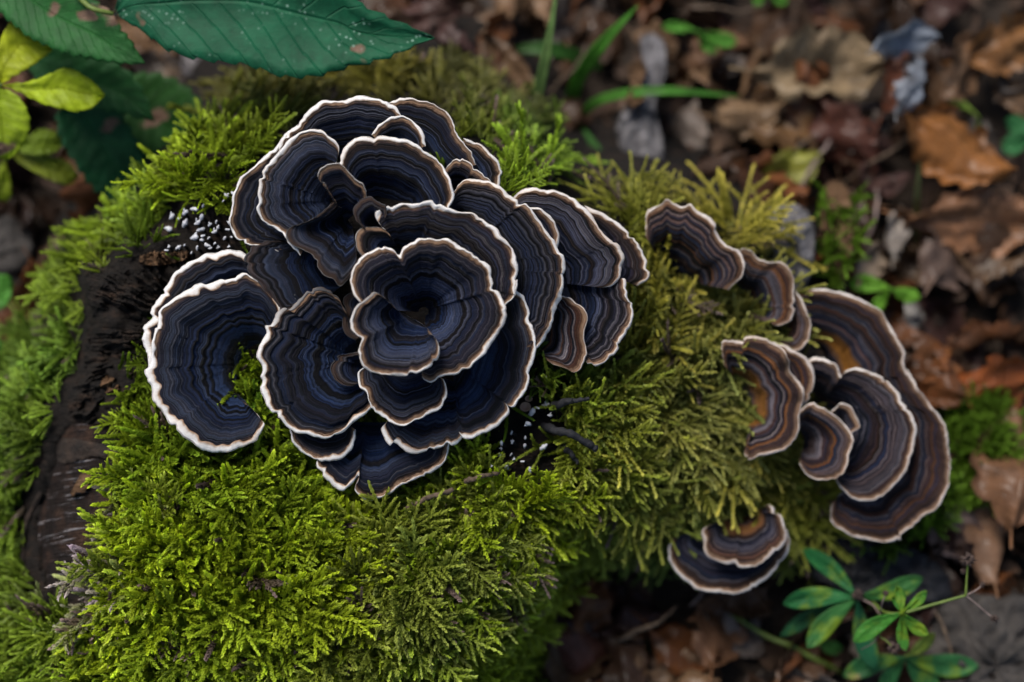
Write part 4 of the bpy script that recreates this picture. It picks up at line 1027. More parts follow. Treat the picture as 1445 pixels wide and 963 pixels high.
leafy('sapling', 'dark green shaded leaves under the yellow seedling', 'sapling',
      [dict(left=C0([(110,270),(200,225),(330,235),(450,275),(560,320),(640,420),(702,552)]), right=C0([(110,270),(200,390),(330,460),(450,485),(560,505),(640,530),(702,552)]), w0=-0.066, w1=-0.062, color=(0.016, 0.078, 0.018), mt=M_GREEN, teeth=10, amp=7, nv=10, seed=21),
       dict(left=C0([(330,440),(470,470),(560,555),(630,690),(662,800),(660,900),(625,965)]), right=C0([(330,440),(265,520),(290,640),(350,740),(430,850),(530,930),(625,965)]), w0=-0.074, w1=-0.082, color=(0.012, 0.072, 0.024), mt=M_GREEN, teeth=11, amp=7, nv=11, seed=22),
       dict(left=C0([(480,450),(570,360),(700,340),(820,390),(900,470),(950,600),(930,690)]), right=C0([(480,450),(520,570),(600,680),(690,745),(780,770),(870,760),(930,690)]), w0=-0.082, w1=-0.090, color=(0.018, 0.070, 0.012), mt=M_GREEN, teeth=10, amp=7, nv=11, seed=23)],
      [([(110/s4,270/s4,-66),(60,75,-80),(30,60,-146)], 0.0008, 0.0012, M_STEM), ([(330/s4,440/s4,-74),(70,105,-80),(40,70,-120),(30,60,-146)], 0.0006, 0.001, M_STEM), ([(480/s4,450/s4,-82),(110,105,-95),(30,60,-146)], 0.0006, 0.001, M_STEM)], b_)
for (lf, rt, lab, w_) in [([(-40,420),(-15,392),(10,388),(20,402)], [(-40,420),(-15,440),(8,432),(20,402)], 'small green leaf poking in at the left edge, upper one', -0.085),
                          ([(-40,500),(-20,475),(0,480),(8,505)], [(-40,500),(-25,528),(-5,526),(8,505)], 'small green leaf poking in at the left edge, lower one', -0.088)]:
    b_ = foot(-60, lf[0][1])
    leafy('seedling', lab, 'seedling', [dict(left=lf, right=rt, w0=w_, w1=w_, color=(0.05, 0.17, 0.02), mt=M_GREEN, n=30, nv=6, seed=31)],
          [([(*lf[0], w_ * 1000), (-60, lf[0][1], -122)], 0.0006, 0.0008, M_STEM)], b_)

# whorled plants at the lower right
def CW(pts): return [(1045 + x / s4, 663 + y / s4) for x, y in pts]
def lance(c, tip, width, fat=0.55):
    """lanceolate outline between two photograph positions"""
    c = np.array(c, float); tip = np.array(tip, float); d = tip - c; L = np.linalg.norm(d); d /= L; nn = np.array([-d[1], d[0]])
    ks = np.array([0, 0.08, 0.25, 0.45, 0.65, 0.82, 0.94, 1.0])
    pr = np.array([0.06, 0.2, 0.55, 0.88, 1.0, 0.82, 0.42, 0.0]) if fat > 0.5 else np.array([0.05, 0.3, 0.8, 1.0, 0.85, 0.55, 0.22, 0.0])
    q = c + d * (ks * L)[:, None]
    bow = nn * (np.sin(ks * math.pi) * L * 0.05)[:, None]
    return (q + bow + nn * (pr * width / 2)[:, None]).tolist(), (q + bow - nn * (pr * width / 2)[:, None]).tolist()

def seed_ball(t, base, px, py, w, r):
    r = r * 1.5; mb = MB(); c = P(px, py, w); rr = np.random.default_rng(int(px))
    for i in range(60):
        d = rr.normal(0, 1, 3); d /= np.linalg.norm(d)
        e = np.cross(d, rr.normal(0, 1, 3)); e /= np.linalg.norm(e); g = np.cross(d, e)
        a = r * 0.22
        mb.add([c + d * r * 0.3 + e * a, c + d * r * 0.3 - e * a * .5 + g * a * .87, c + d * r * 0.3 - e * a * .5 - g * a * .87, c + d * r * rr.uniform(0.8, 1.15)], [[0, 1, 3], [1, 2, 3], [2, 0, 3], [0, 2, 1]])
    obj('seed_head', mb.mesh('seed_head', M_SEED, base), t)

def whorl_plant(label, c, w, tips, stems, root_px, color, seeds=(), mt=M_WHORL):
    b_ = foot(*root_px)
    t = thing('whorled_plant', label, 'plant', b_, 'whorled plants at the lower right')
    for i, tp in enumerate(tips):
        x, y, wd = tp[:3]; dw = tp[3] if len(tp) > 3 else -0.004
        cc = tp[4] if len(tp) > 4 else color
        l_, r_ = lance(c, (x, y), wd)
        leaf_part(t, b_, l_, r_, w, w + dw, cc, mt, fold=0.22, sag=-0.0025, nv=9, crumple=0.0008, seed=i + int(c[0]), n=34, relief=0.12)
    for pts, r0, r1, m_ in stems:
        p = stem_path(pts, 26); v, f = tube(p, np.linspace(r0, r1, 26), 6)
        obj('stem', new_mesh('stem', v - b_, f, m_), t)
    for (x, y, ww, r) in seeds: seed_ball(t, b_, x, y, ww, r)
    return t
def cw(x, y): return CW([(x, y)])[0]
def cw3(x, y, w): a = cw(x, y); return (a[0], a[1], w)
G1 = (0.014, 0.105, 0.028); G2 = (0.045, 0.18, 0.022)
whorl_plant('largest whorled plant, six broad leaves with yellow blotches under the brackets', cw(530, 580), -0.056,
            [(*cw(285, 360), 26), (*cw(192, 605), 30), (*cw(300, 808), 30, -0.002, (0.032, 0.125, 0.030)), (*cw(610, 905), 30, -0.008, (0.014, 0.085, 0.035)), (*cw(825, 490), 28, -0.006, (0.024, 0.10, 0.022)), (*cw(180, 755), 22, -0.016, (0.014, 0.07, 0.025))],
            [([cw3(530, 580, -56), cw3(540, 640, -75), cw3(560, 700, -98)], 0.0006, 0.0008, M_STEM), ([cw3(530,575,-55), cw3(600,615,-48), cw3(632,655,-42), cw3(640,610,-36), cw3(658,562,-33)], 0.0003, 0.00022, M_DRYSTEM),
             ([cw3(632,652,-42), cw3(628,745,-40), cw3(660,775,-39), cw3(695,810,-38)], 0.00035, 0.0002, M_STEM), ([cw3(628,745,-40), cw3(600,785,-40), cw3(545,815,-41)], 0.0002, 0.00015, M_DRYSTEM)], cw(560, 700), G1,
            [(*cw(530, 570), -0.053, 0.0016), (*cw(695, 810), -0.038, 0.0017), (*cw(658, 560), -0.033, 0.0008)])
whorl_plant('small bright green whorl with a long seed bearing stem reaching right', cw(730, 650), -0.036,
            [(*cw(708, 528), 15), (*cw(842, 550), 15), (*cw(512, 780), 26), (*cw(848, 750), 19), (*cw(748, 822), 17), (*cw(688, 572), 11)],
            [([cw3(600,600,-52), cw3(650,645,-40), cw3(730,650,-36), cw3(870,612,-33), cw3(1020,570,-30)], 0.0006, 0.00045, M_STEM), ([cw3(1020,570,-30), cw3(1024,500,-29), cw3(1030,415,-28)], 0.00045, 0.00025, M_STEM),
             ([cw3(1020,570,-30), cw3(1060,550,-30), cw3(1095,525,-30)], 0.00025, 0.0002, M_DRYSTEM), ([cw3(1020,570,-30), cw3(1070,610,-31), cw3(1110,645,-32), cw3(1150,675,-32)], 0.00028, 0.0002, M_DRYSTEM), ([cw3(600,600,-52), cw3(570,650,-98)], 0.0006, 0.0007, M_STEM)],
            cw(570, 650), G2, [(*cw(1030, 410), -0.028, 0.0018), (*cw(1150, 675), -0.032, 0.0011), (*cw(1095, 522), -0.030, 0.0008), (*cw(1010, 462), -0.029, 0.0008)])
whorl_plant('lowest whorled plant, glossy green leaves cut by the bottom edge', cw(745, 850), -0.066,
            [(*cw(465, 935), 30), (*cw(1078, 890), 34), (*cw(900, 1000), 30), (*cw(880, 742), 18, 0.004, (0.085, 0.13, 0.02)), (*cw(640, 1010), 24, -0.006)],
            [([cw3(745,850,-66), cw3(710,910,-80), cw3(660,960,-96)], 0.0008, 0.001, M_STEM)], cw(660, 960), (0.024, 0.11, 0.032))
b_ = foot(*cw(0, 680))
t = thing('trailing_stem', 'long olive green stem trailing along the ground at lower right', 'stem', b_)
v, f = tube(stem_path([cw3(-40,650,-86), cw3(0,680,-82), cw3(120,755,-80), cw3(230,800,-78), cw3(340,860,-80), cw3(450,915,-86)], 30), np.linspace(0.0008, 0.0011, 30), 7)
obj('stem', new_mesh('stem', v - b_, f, M_STEM), t)
l_, r_ = lance(cw(340, 780), cw(462, 815), 20); leaf_part(t, b_, l_, r_, -0.084, -0.082, (0.03, 0.11, 0.02), M_WHORL, n=30, nv=7)

# small green seedlings elsewhere
def sprout(label, c, w, tips, color, root_off=(4, 8), mt=M_GREEN):
    rp = (c[0] + root_off[0], c[1] + root_off[1]); b_ = foot(*rp)
    t = thing('seedling', label, 'seedling', b_)
    for i, (x, y, wd) in enumerate(tips):
        l_, r_ = lance(c, (x, y), wd); leaf_part(t, b_, l_, r_, w, w - 0.003, color, mt, fold=0.25, nv=6, seed=i + int(c[1]), n=26, relief=0.15, sag=-0.002)
    gw_ = float(ground_w(*rp)) * 1000
    v, f = tube(stem_path([(c[0], c[1], w * 1000), (rp[0], rp[1], gw_)], 10), np.linspace(0.0005, 0.0007, 10), 6)
    obj('stem', new_mesh('stem', v - b_, f, M_STEM), t)
sprout('light green seedling beside the longest right bracket, two narrow leaves', (1256, 408), -0.094, [(1198, 400, 26), (1232, 446, 18), (1298, 420, 22)], (0.10, 0.24, 0.02))
sprout('small two leaved seedling blurred near the top centre right', (985, 45), -0.125, [(935, 38, 16), (1040, 60, 22), (1010, 75, 18)], (0.06, 0.19, 0.02))
sprout('dark serrated seedling at the right edge by the ochre leaf', (1460, 190), -0.120, [(1415, 215, 30), (1420, 170, 26)], (0.02, 0.10, 0.03))
sprout('tiny bright blades of a seedling left of the right edge', (1380, 165), -0.122, [(1332, 135, 12), (1385, 195, 9)], (0.13, 0.20, 0.03))
sprout('single upright green leaf at the bottom centre', (866, 985), -0.080, [(882, 925, 30), (850, 990, 12)], (0.045, 0.17, 0.02))
sprout('dull green leaf lying in shadow at the bottom centre', (908, 940), -0.092, [(895, 888, 28), (915, 950, 10)], (0.03, 0.07, 0.03))
sprout('green leaf tips at the top edge above the tan leaf', (1085, -15), -0.125, [(1110, 6, 18), (1065, 8, 16)], (0.06, 0.18, 0.02))

# grass blades
def blade(label, pts, width, color, group=None):
    q = spline(pts, 30)
    p = P(q[:, 0], q[:, 1], q[:, 2] / 1000)
    tg = np.gradient(q[:, :2], axis=0); tg /= np.linalg.norm(tg, axis=1)[:, None]; nn = np.stack([-tg[:, 1], tg[:, 0]], 1)
    k = np.linspace(0, 1, 30); wd = width * np.clip(np.minimum(k * 4 + 0.5, (1 - k) * 2.2 + 0.08), 0, 1)
    x = np.linspace(-1, 1, 5)
    q2 = q[:, None, :2] + nn[:, None] * (wd[:, None] * x[None] / 2)[..., None]
    w = q[:, None, 2] / 1000 + np.abs(x)[None] * wd[:, None] * PX * 0.25
    v = P(q2[..., 0], q2[..., 1], w).reshape(-1, 3)
    base = p[0]
    o_ = obj('grass_blade', new_mesh('grass_blade', v - base, grid_faces(30, 5), M_GRASS, {'k': (k[:, None] + 0 * x).ravel(), 'x': (x[None] + 0 * k[:, None]).ravel(), 'nv': np.zeros(150)}), None, (*color, 1))
    o_.location = base
    o_.modifiers.new('thickness', 'SOLIDIFY').thickness = 0.0002
    tag(o_, label, 'grass', group)
GA = (0.055, 0.17, 0.03)
GG = 'grass blades behind the rosette'
blade('upright pale green grass stalk rising to the top edge behind the rosette', [(738, 235, -112), (756, 150, -88), (772, 70, -72), (788, -30, -60)], 14, (0.20, 0.32, 0.10), GG)
blade('broad bright grass blade leaning right to the top', [(802, 170, -135), (815, 115, -115), (850, 62, -95), (900, 8, -85)], 19, (0.075, 0.23, 0.03), GG)
blade('grass blade lying level across the grey bark', [(812, 172, -135), (850, 140, -112), (930, 128, -100), (1045, 136, -108)], 13, (0.07, 0.21, 0.03), GG)
blade('short dark grass blade bending down towards the moss', [(805, 172, -135), (835, 205, -118), (865, 250, -105)], 16, (0.045, 0.13, 0.03), GG)
blade('dim horizontal blade left of the grey bark', [(850, 95, -140), (780, 70, -125), (700, 72, -128)], 20, (0.03, 0.09, 0.015), GG)
blade('thin vertical stalk between the right hand leaves', [(1292, 350, -125), (1295, 270, -100), (1298, 230, -92)], 9, (0.16, 0.18, 0.07), GG)
blade('long thin stem lying above the moss at right edge', [(1330, 565, -112), (1390, 560, -100), (1460, 550, -98)], 6, (0.10, 0.14, 0.03), GG)
blade('thin pale grass at the right bottom corner', [(1372, 990, -96), (1385, 945, -80), (1392, 918, -74)], 9, (0.22, 0.23, 0.22), GG)

# ------------------------------------------------------------------ dead leaves
def dead_mesh(seed):
    r = np.random.default_rng(seed)
    n, m = 30, 7
    k = np.linspace(0, 1, n); x = np.linspace(-1, 1, 2 * m + 1)
    wd = np.sin(math.pi * k ** r.uniform(0.75, 1.2)) ** 0.75 * r.uniform(0.24, 0.36) * (1 + 0.10 * np.sin(k * r.uniform(20, 45) + seed) + 0.12 * n1(k * 7, seed))
    K = k[:, None] + 0 * x; X = x[None] + 0 * k[:, None]
    nv = 9.0
    cur = r.uniform(-3.5, 4.5); bend = r.uniform(-2.0, 2.0); tw = r.uniform(-0.8, 0.8)
    Y = X * wd[:, None]; th = Y * cur * 1.3
    rad = 1 / (abs(cur) * 1.3 + 1e-3)
    yy = np.sign(Y) * np.sin(np.abs(th)) * rad; zz = (1 - np.cos(th)) * rad * np.sign(cur)
    zz = zz + 0.020 * np.cos((K * nv - np.abs(X) * 1.5) * 2 * math.pi) * np.abs(X) ** 0.7 + fbm2(K * 5 + seed, X * 2.2, seed, 3) * 0.07 * (0.3 + np.abs(X))
    zz = zz + fbm2(K * 2.6 + seed * 2, X * 1.4, seed + 5, 2) * 0.20
    ph = (K - 0.5) * bend
    Rb = 1 / (abs(bend) + 1e-3)
    xx = np.sin(ph) * Rb * np.sign(bend) if abs(bend) > 0.05 else K - 0.5
    zz = zz + (1 - np.cos(ph)) * Rb * np.sign(bend)
    a = (K - 0.5) * tw; y2 = yy * np.cos(a) - zz * np.sin(a); z2 = yy * np.sin(a) + zz * np.cos(a)
    v = np.stack([xx, y2, z2], -1).reshape(-1, 3)
    f = grid_faces(n, 2 * m + 1)
    # nibbled edge
    ok = ~((np.abs(X.ravel()[f]).max(1) > 0.8) & (hash2(np.floor(K.ravel()[f].mean(1) * 9), np.sign(X.ravel()[f].mean(1)), seed) > 0.8))
    V = [v]; fl = f[ok].tolist()
    pv, pf = tube(np.array([(-0.52 - 0.02 * i, r.normal(0, .004), (zz[0, m] + 0.015 * i)) for i in range(8)]) if abs(bend) < 0.05 else np.array([v.reshape(n, -1, 3)[0, m] + np.array([-0.025 * i, 0.004 * i, 0.01 * i]) for i in range(8)]), 0.010, 5)
    fl += [[q + len(v) for q in g] for g in pf]; V.append(pv)
    kk = np.concatenate([K.ravel(), np.zeros(len(pv))]); xx_ = np.concatenate([X.ravel(), np.zeros(len(pv))])
    return new_mesh('dead_leaf', np.vstack(V), fl, M_DEAD, {'k': kk, 'x': xx_, 'nv': np.full(len(kk), nv)})
DEADM = [dead_mesh(200 + i) for i in range(16)]
def put_leaf(px, py, hmm, L, ang, tilt, roll, color, variant, label, group=None, flip=False, w=None):
    w_ = float(ground_w(px, py)) + hmm / 1000 if w is None else w
    o_ = obj('dead_leaf', DEADM[variant % len(DEADM)], None, (*color, 1))
    o_.matrix_world = Matrix.Translation(Vector(P(px, py, w_))) @ Euler((roll + (math.pi if flip else 0), tilt, ang), 'XYZ').to_matrix().to_4x4() @ Matrix.Diagonal((L, L, L, 1))
    return tag(o_, label, 'dead leaf', group)

# the leaves that can be told apart: px, py, height mm, length px, angle, tilt, roll, colour, variant, label
TOLD = [
 (1150, 98, 26, 200, 8, 0.10, 0.2, (0.36, 0.27, 0.17), 1, 'largest pale tan crumpled leaf near the top right'),
 (1110, 152, 20, 190, 2, 0.05, -0.3, (0.20, 0.115, 0.055), 4, 'brown rolled leaf lying below the pale tan one'),
 (1345, 205, 34, 190, -40, 0.1, 0.15, (0.34, 0.155, 0.055), 6, 'ribbed ochre brown leaf spreading at the upper right'),
 (1270, 110, 34, 120, 70, 0.2, 0.3, (0.19, 0.075, 0.045), 2, 'reddish wet leaf framed by blue grey curled strips'),
 (1270, 55, 44, 110, 25, 0.3, 0.9, (0.30, 0.33, 0.38), 7, 'blue grey curled leaf strip at top right, upper one'),
 (1292, 120, 46, 110, 65, 0.2, 1.0, (0.30, 0.32, 0.36), 9, 'blue grey curled leaf strip at top right, lower one'),
 (1190, 195, 22, 150, -58, 0.3, 0.5, (0.13, 0.055, 0.040), 3, 'dark maroon leaf standing between tan leaves at right'),
 (1375, 310, 24, 190, 0, 0.05, 0.1, (0.36, 0.19, 0.105), 5, 'peach brown flat leaf at the right edge above centre'),
 (1335, 365, 16, 150, 55, 0.1, 0.3, (0.20, 0.14, 0.115), 8, 'grey brown drooping leaf below the peach one'),
 (1298, 525, 14, 160, -75, 0.1, -0.2, (0.27, 0.115, 0.040), 10, 'rust orange leaf beside the longest bracket'),
 (1410, 545, 22, 150, 10, 0.1, 0.2, (0.30, 0.10, 0.035), 11, 'red brown leaf at the right edge above the moss cushion'),
 (1345, 740, 16, 150, -60, 0.2, 0.4, (0.38, 0.27, 0.23), 12, 'pale pinkish grey leaf right of the bracket cluster'),
 (1430, 660, 30, 190, 80, 0.1, 0.3, (0.24, 0.13, 0.075), 13, 'big brown leaf cut by the right edge below centre'),
 (1405, 760, 18, 140, 75, 0.2, 0.9, (0.27, 0.16, 0.10), 0, 'curled tan leaf edge at the right below the pinkish one'),
 (1226, 372, 26, 90, 60, 0.3, 0.4, (0.36, 0.28, 0.21), 14, 'small cream brown leaf above the longest bracket'),
 (1265, 330, 20, 90, 80, 0.2, 0.5, (0.40, 0.35, 0.31), 15, 'greyish white torn leaf above the light green seedling'),
 (1272, 440, 16, 95, -10, 0.1, 0.2, (0.46, 0.43, 0.40), 4, 'whitish fuzzy leaf scrap under the light green seedling'),
 (1110, 245, 18, 110, 35, 0.2, 0.3, (0.34, 0.34, 0.07), 7, 'yellowish green torn leaf above the grey stub'),
 (1012, 70, 14, 130, 10, 0.1, 0.3, (0.26, 0.15, 0.09), 9, 'brown leaf under the two leaved seedling at top'),
 (1050, 160, 20, 120, 3, 0.1, 0.2, (0.30, 0.20, 0.12), 6, 'light brown leaf between grey bark and rolled leaf'),
 (1355, 95, 26, 140, 60, 0.2, 0.5, (0.25, 0.15, 0.09), 11, 'upright brown leaf right of the blue grey strips'),
 (1425, 60, 22, 150, 25, 0.1, 0.4, (0.30, 0.15, 0.06), 2, 'ochre leaf at the top right corner'),
 (690, 50, 14, 70, -5, 0.1, 0.2, (0.50, 0.36, 0.25), 3, 'small pale leaf scrap above the back moss'),
 (285, 100, 14, 90, -60, 0.3, 0.4, (0.34, 0.32, 0.33), 14, 'grey leaf below the big green leaf'),
 (250, 105, 10, 90, -50, 0.3, 0.4, (0.30, 0.22, 0.16), 12, 'tan leaf left of the grey one below the big green leaf'),
 (100, 360, 12, 140, 30, 0.1, 0.2, (0.21, 0.13, 0.085), 5, 'dim brown leaf left of the rotten stump edge'),
 (40, 440, 10, 140, -20, 0.1, 0.2, (0.16, 0.075, 0.04), 1, 'reddish dark leaf at the left edge'),
 (1010, 895, 8, 130, 80, 0.1, 0.2, (0.22, 0.12, 0.07), 8, 'ochre brown leaf in shadow below the bottom brackets'),
 (830, 890, 6, 190, 20, 0.05, 0.1, (0.15, 0.065, 0.045), 13, 'dark red brown leaf in the shade at the bottom centre'),
 (940, 950, 6, 150, 5, 0.1, 0.1, (0.26, 0.17, 0.11), 15, 'tan leaf at the bottom edge centre right'),
]
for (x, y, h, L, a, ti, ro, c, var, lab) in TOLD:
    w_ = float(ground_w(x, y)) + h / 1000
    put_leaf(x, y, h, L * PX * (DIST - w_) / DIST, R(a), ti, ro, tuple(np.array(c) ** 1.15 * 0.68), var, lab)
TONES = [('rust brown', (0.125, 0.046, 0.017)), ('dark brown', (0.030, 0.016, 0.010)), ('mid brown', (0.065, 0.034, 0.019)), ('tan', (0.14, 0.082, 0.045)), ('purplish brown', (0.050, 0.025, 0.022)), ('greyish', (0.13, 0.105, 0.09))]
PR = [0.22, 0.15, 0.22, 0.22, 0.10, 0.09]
MARKS = [(1150, 98, 'the pale tan leaf'), (1345, 205, 'the ribbed ochre leaf'), (1270, 80, 'the blue grey strips'), (1375, 310, 'the peach leaf'), (1335, 400, 'the drooping grey leaf'), (1298, 525, 'the rust orange leaf'),
         (1410, 545, 'the red brown leaf'), (1345, 740, 'the pinkish leaf'), (1385, 635, 'the moss cushion'), (1256, 408, 'the light green seedling'), (905, 150, 'the grey bark'), (985, 45, 'the two leaved seedling'), (690, 50, 'the pale leaf scrap'),
         (400, 50, 'the big green leaf'), (100, 60, 'the serrated corner leaf'), (20, 120, 'the yellow seedling'), (180, 200, 'the dark green leaves'), (100, 360, 'the dim brown leaf'), (0, 350, 'the dark left stone'), (40, 460, 'the reddish left leaf'),
         (1010, 800, 'the bottom pair of brackets'), (830, 890, 'the dark red leaf'), (940, 950, 'the tan bottom leaf'), (1210, 840, 'the largest whorled plant'), (1390, 910, 'the corner stone'), (1425, 60, 'the ochre corner leaf'), (1110, 245, 'the yellowish torn leaf'), (1190, 195, 'the maroon leaf'), (1110, 350, 'the grey wood stub')]
rl = np.random.default_rng(91)
USED = set()
cnt = 0
while cnt < 330:
    inside = cnt < 250
    x, y = (rl.uniform(-60, 1520), rl.uniform(-60, 1030)) if inside else (rl.uniform(-500, 1950), rl.uniform(-450, 1400))
    hl = float(log_w(x, y)) - float(ground_w(x, y))
    if hl > 0.030 or (hl > 0.010 and in_poly(np.array([x]), np.array([y]), REGION)[0]): continue
    if not inside and -60 < x < 1520 and -60 < y < 1030: continue
    cnt += 1
    ti = rl.choice(len(TONES), p=PR)
    nm, c = TONES[ti]
    c = tuple(np.array(c) * rl.uniform(0.35, 1.35))
    L = rl.uniform(0.018, 0.040)
    if inside:
        d2 = [(x - q[0]) ** 2 + (y - q[1]) ** 2 for q in MARKS]; q = MARKS[int(np.argmin(d2))]
        dx, dy = x - q[0], y - q[1]
        rel = ('right of' if dx > 0 else 'left of') if abs(dx) > abs(dy) else ('below' if dy > 0 else 'above')
        dq = math.hypot(dx, dy)
        rel = ('just ' if dq < 60 else 'well ' if dq > 130 else '') + rel
        for tj in [ti] + [int(z_) for z_ in rl.permutation(len(TONES))]:
            nm, c = TONES[tj]
            lab = '%s %s dead leaf in the litter %s %s' % ('small' if L < 0.026 else 'larger', nm, rel, q[2])
            if lab not in USED: break
        USED.add(lab); grp = 'dead leaves of the litter'
        c = tuple(np.array(c) * rl.uniform(0.35, 1.35))
    else:
        lab = '%s dead leaf out in the surrounding litter' % nm; grp = '%s dead leaves of the surrounding litter' % nm
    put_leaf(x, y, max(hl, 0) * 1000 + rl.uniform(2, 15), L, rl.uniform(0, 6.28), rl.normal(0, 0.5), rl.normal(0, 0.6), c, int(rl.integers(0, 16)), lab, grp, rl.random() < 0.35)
# crumbs of leaf and bark between the leaves
V = []; Fc = []
for i in range(5200):
    x, y = rl.uniform(-0.42, 0.42), rl.uniform(-0.30, 0.36)
    L = rl.uniform(0.002, 0.008); e = Euler((rl.normal(0, 0.5), rl.normal(0, 0.5), rl.uniform(0, 6.28))).to_matrix()
    o0 = Vector((x, y, rl.uniform(0.0005, 0.006))); n0 = len(V)
    wd = rl.uniform(0.25, 0.7); c_ = rl.uniform(-0.3, 0.3)
    for p_ in ((-1, 0, 0), (-0.3, wd, c_), (0.5, wd * 0.8, c_), (1, 0.1, 0), (0.4, -wd, c_), (-0.4, -wd * .9, c_), (0, 0, 0)):
        V.append(o0 + e @ (Vector(p_) * L))
    Fc += [[n0 + 6, n0 + a, n0 + (a + 1) % 6] for a in range(6)]
o = obj('leaf_litter', new_mesh('leaf_litter', np.array([tuple(v) for v in V]), Fc, M_CRUMB, smooth=False))
tag(o, 'fine brown crumbs of leaf and bark on the ground', 'litter', kind='stuff')

# ------------------------------------------------------------------ wood scraps, stone
def lump(name, label, cat, poly, hmm, thick, mt, rough, seed, domed=0.0):
    p = np.array(poly, float); c = p.mean(0); b_ = foot(*c)
    t = thing(name, label, cat, b_)
    def wf(x, y):
        d = np.hypot(x - c[0], y - c[1]) / np.hypot(*(p - c).T).max()
        return ground_w(x, y) + hmm / 1000 + domed / 1000 * (1 - d ** 2)
    o_ = slab(poly, wf, thick, mt, 'body', t, b_, 14, 0.5, 90, rough, seed)
    return t
lump('grey_bark', 'upright piece of grey weathered bark behind the log', 'bark', [(905,50),(935,55),(940,95),(932,130),(925,150),(935,200),(938,240),(905,250),(880,215),(870,185),(882,150),(900,120),(908,90)], 28, 0.02, M_GREYWOOD, 0.004, 3, 6)
lump('orange_bark', 'small orange brown bark scrap left of the grey bark', 'bark', [(885,95),(905,85),(912,100),(905,120),(910,140),(895,152),(882,145),(890,120)], 42, 0.006, M_CHUNK, 0.003, 5)
lump('wood_stub', 'dark grey wood stub at the end of the moss beside seedling', 'wood', [(1085,300),(1110,285),(1140,300),(1150,340),(1140,400),(1110,420),(1088,370)], 50, 0.05, M_GREYWOOD, 0.004, 7, 8)
lump('tan_wood_chip', 'tan wood chip with moss growing over it', 'wood', [(1160,270),(1185,255),(1200,280),(1205,340),(1195,395),(1170,390),(1158,330)], 40, 0.03, M_CHUNK, 0.003, 9, 4)
lump('dark_wood', 'black wet wood lying under the right hand brackets', 'wood', [(1120,740),(1180,735),(1260,760),(1330,800),(1345,840),(1290,855),(1200,840),(1130,800)], 18, 0.02, M_BLACK, 0.005, 11, 8)
lump('stone', 'rough grey stone in the lower right corner', 'stone', [(1290,860),(1340,840),(1400,835),(1480,850),(1540,930),(1500,1040),(1380,1050),(1310,1000),(1275,930)], 6, 0.03, M_STONE, 0.006, 13, 16)
lump('stone', 'dark rounded stone in the shadow at the left edge', 'stone', [(-60,330),(-10,300),(30,310),(48,350),(30,390),(-20,400),(-70,380)], 10, 0.03, M_STONE, 0.003, 17, 10)

# extra moss
def fresh(px, py, r, near, nc):
    return np.array([0.15, 0.27, 0.012]) * (0.7 + 0.5 * r.random(nc))[near][:, None] * r.uniform(0.75, 1.25, (len(px), 1))
tuf = lambda px, py, r: np.where(r.random(len(px)) < 0.6, 3, 0)
scatter_moss('moss', 'fresh green moss cushion on the ground at the right edge', [(1330,590),(1360,565),(1410,570),(1440,610),(1425,680),(1390,705),(1345,690)], 700, lambda x, y: ground_w(x, y) + 0.024 - 0.00012 * np.hypot(x - 1385, y - 635), (), 0, 26, fresh, tuf, lambda a, b: 0.008, 31, (0.7, 1.4))
scatter_moss('moss', 'small moss sprigs on the tan wood chip', [(1145,300),(1165,260),(1195,280),(1205,330),(1190,390),(1160,400)], 34, lambda x, y: ground_w(x, y) + 0.042, (), 0, 26, fresh, tuf, lambda a, b: 0.008, 32, (0.5, 1.2))
scatter_moss('moss', 'green moss strands below the longest right hand bracket', [(1250,690),(1330,660),(1340,720),(1290,770),(1230,770)], 160, lambda x, y: ground_w(x, y) + 0.026, (), 0, 26, fresh, tuf, lambda a, b: 0.009, 33, (0.3, 1.0))
scatter_moss('moss', 'bright sprig of moss inside the C shaped bracket', cr(180, 330, 2.468, [(400,500),(430,490),(470,530),(490,600),(470,620),(420,560)]), 26, lambda x, y: 0 * x - 0.024, (), 0, 20, fresh, tuf, lambda a, b: 0.0075, 34, (0.5, 1.2))

# ------------------------------------------------------------------ candlesnuff fungus
def snuff_tip(seed):
    r = np.random.default_rng(seed)
    n, ns = 12, 9
    k = np.linspace(0, 1, n)
    path = np.stack([k - 0.1, 0.16 * np.sin(k * 3 + r.uniform(0, 6)) * r.uniform(.4, 1.2), 0.10 * np.sin(k * 2.2 + r.uniform(0, 6))], 1)
    rad = 0.27 * np.sqrt(np.clip(np.sin(math.pi * (0.06 + 0.90 * k)), 0, 1)) * (1 + 0.28 * n1(k * 4, seed)) * (0.75 + 0.4 * k)
    v, f = tube(path, rad, ns)
    v = v + rng.normal(0, 0.030, v.shape)
    mb = MB().add(v, f)
    if seed % 3 == 0:       # forked
        p2 = np.stack([0.35 + 0.45 * k, 0.1 + 0.42 * k, 0.1 * k], 1)
        v2, f2 = tube(p2, 0.13 * np.sqrt(np.clip(np.sin(math.pi * (0.1 + 0.88 * k)), 0, 1)), ns); mb.add(v2, f2)
    return mb.mesh('tip', M_SNUFF)
TIPS = [snuff_tip(i) for i in range(9)]
sv, sf = tube(np.array([(0, 0, 0), (0.03, 0.05, 0.3), (-0.02, 0.02, 0.65), (0, 0, 1.0)]), [0.10, 0.085, 0.07, 0.05], 6)
STALK = new_mesh('stalk', sv, sf, M_BLACK)
rs = np.random.default_rng(17)
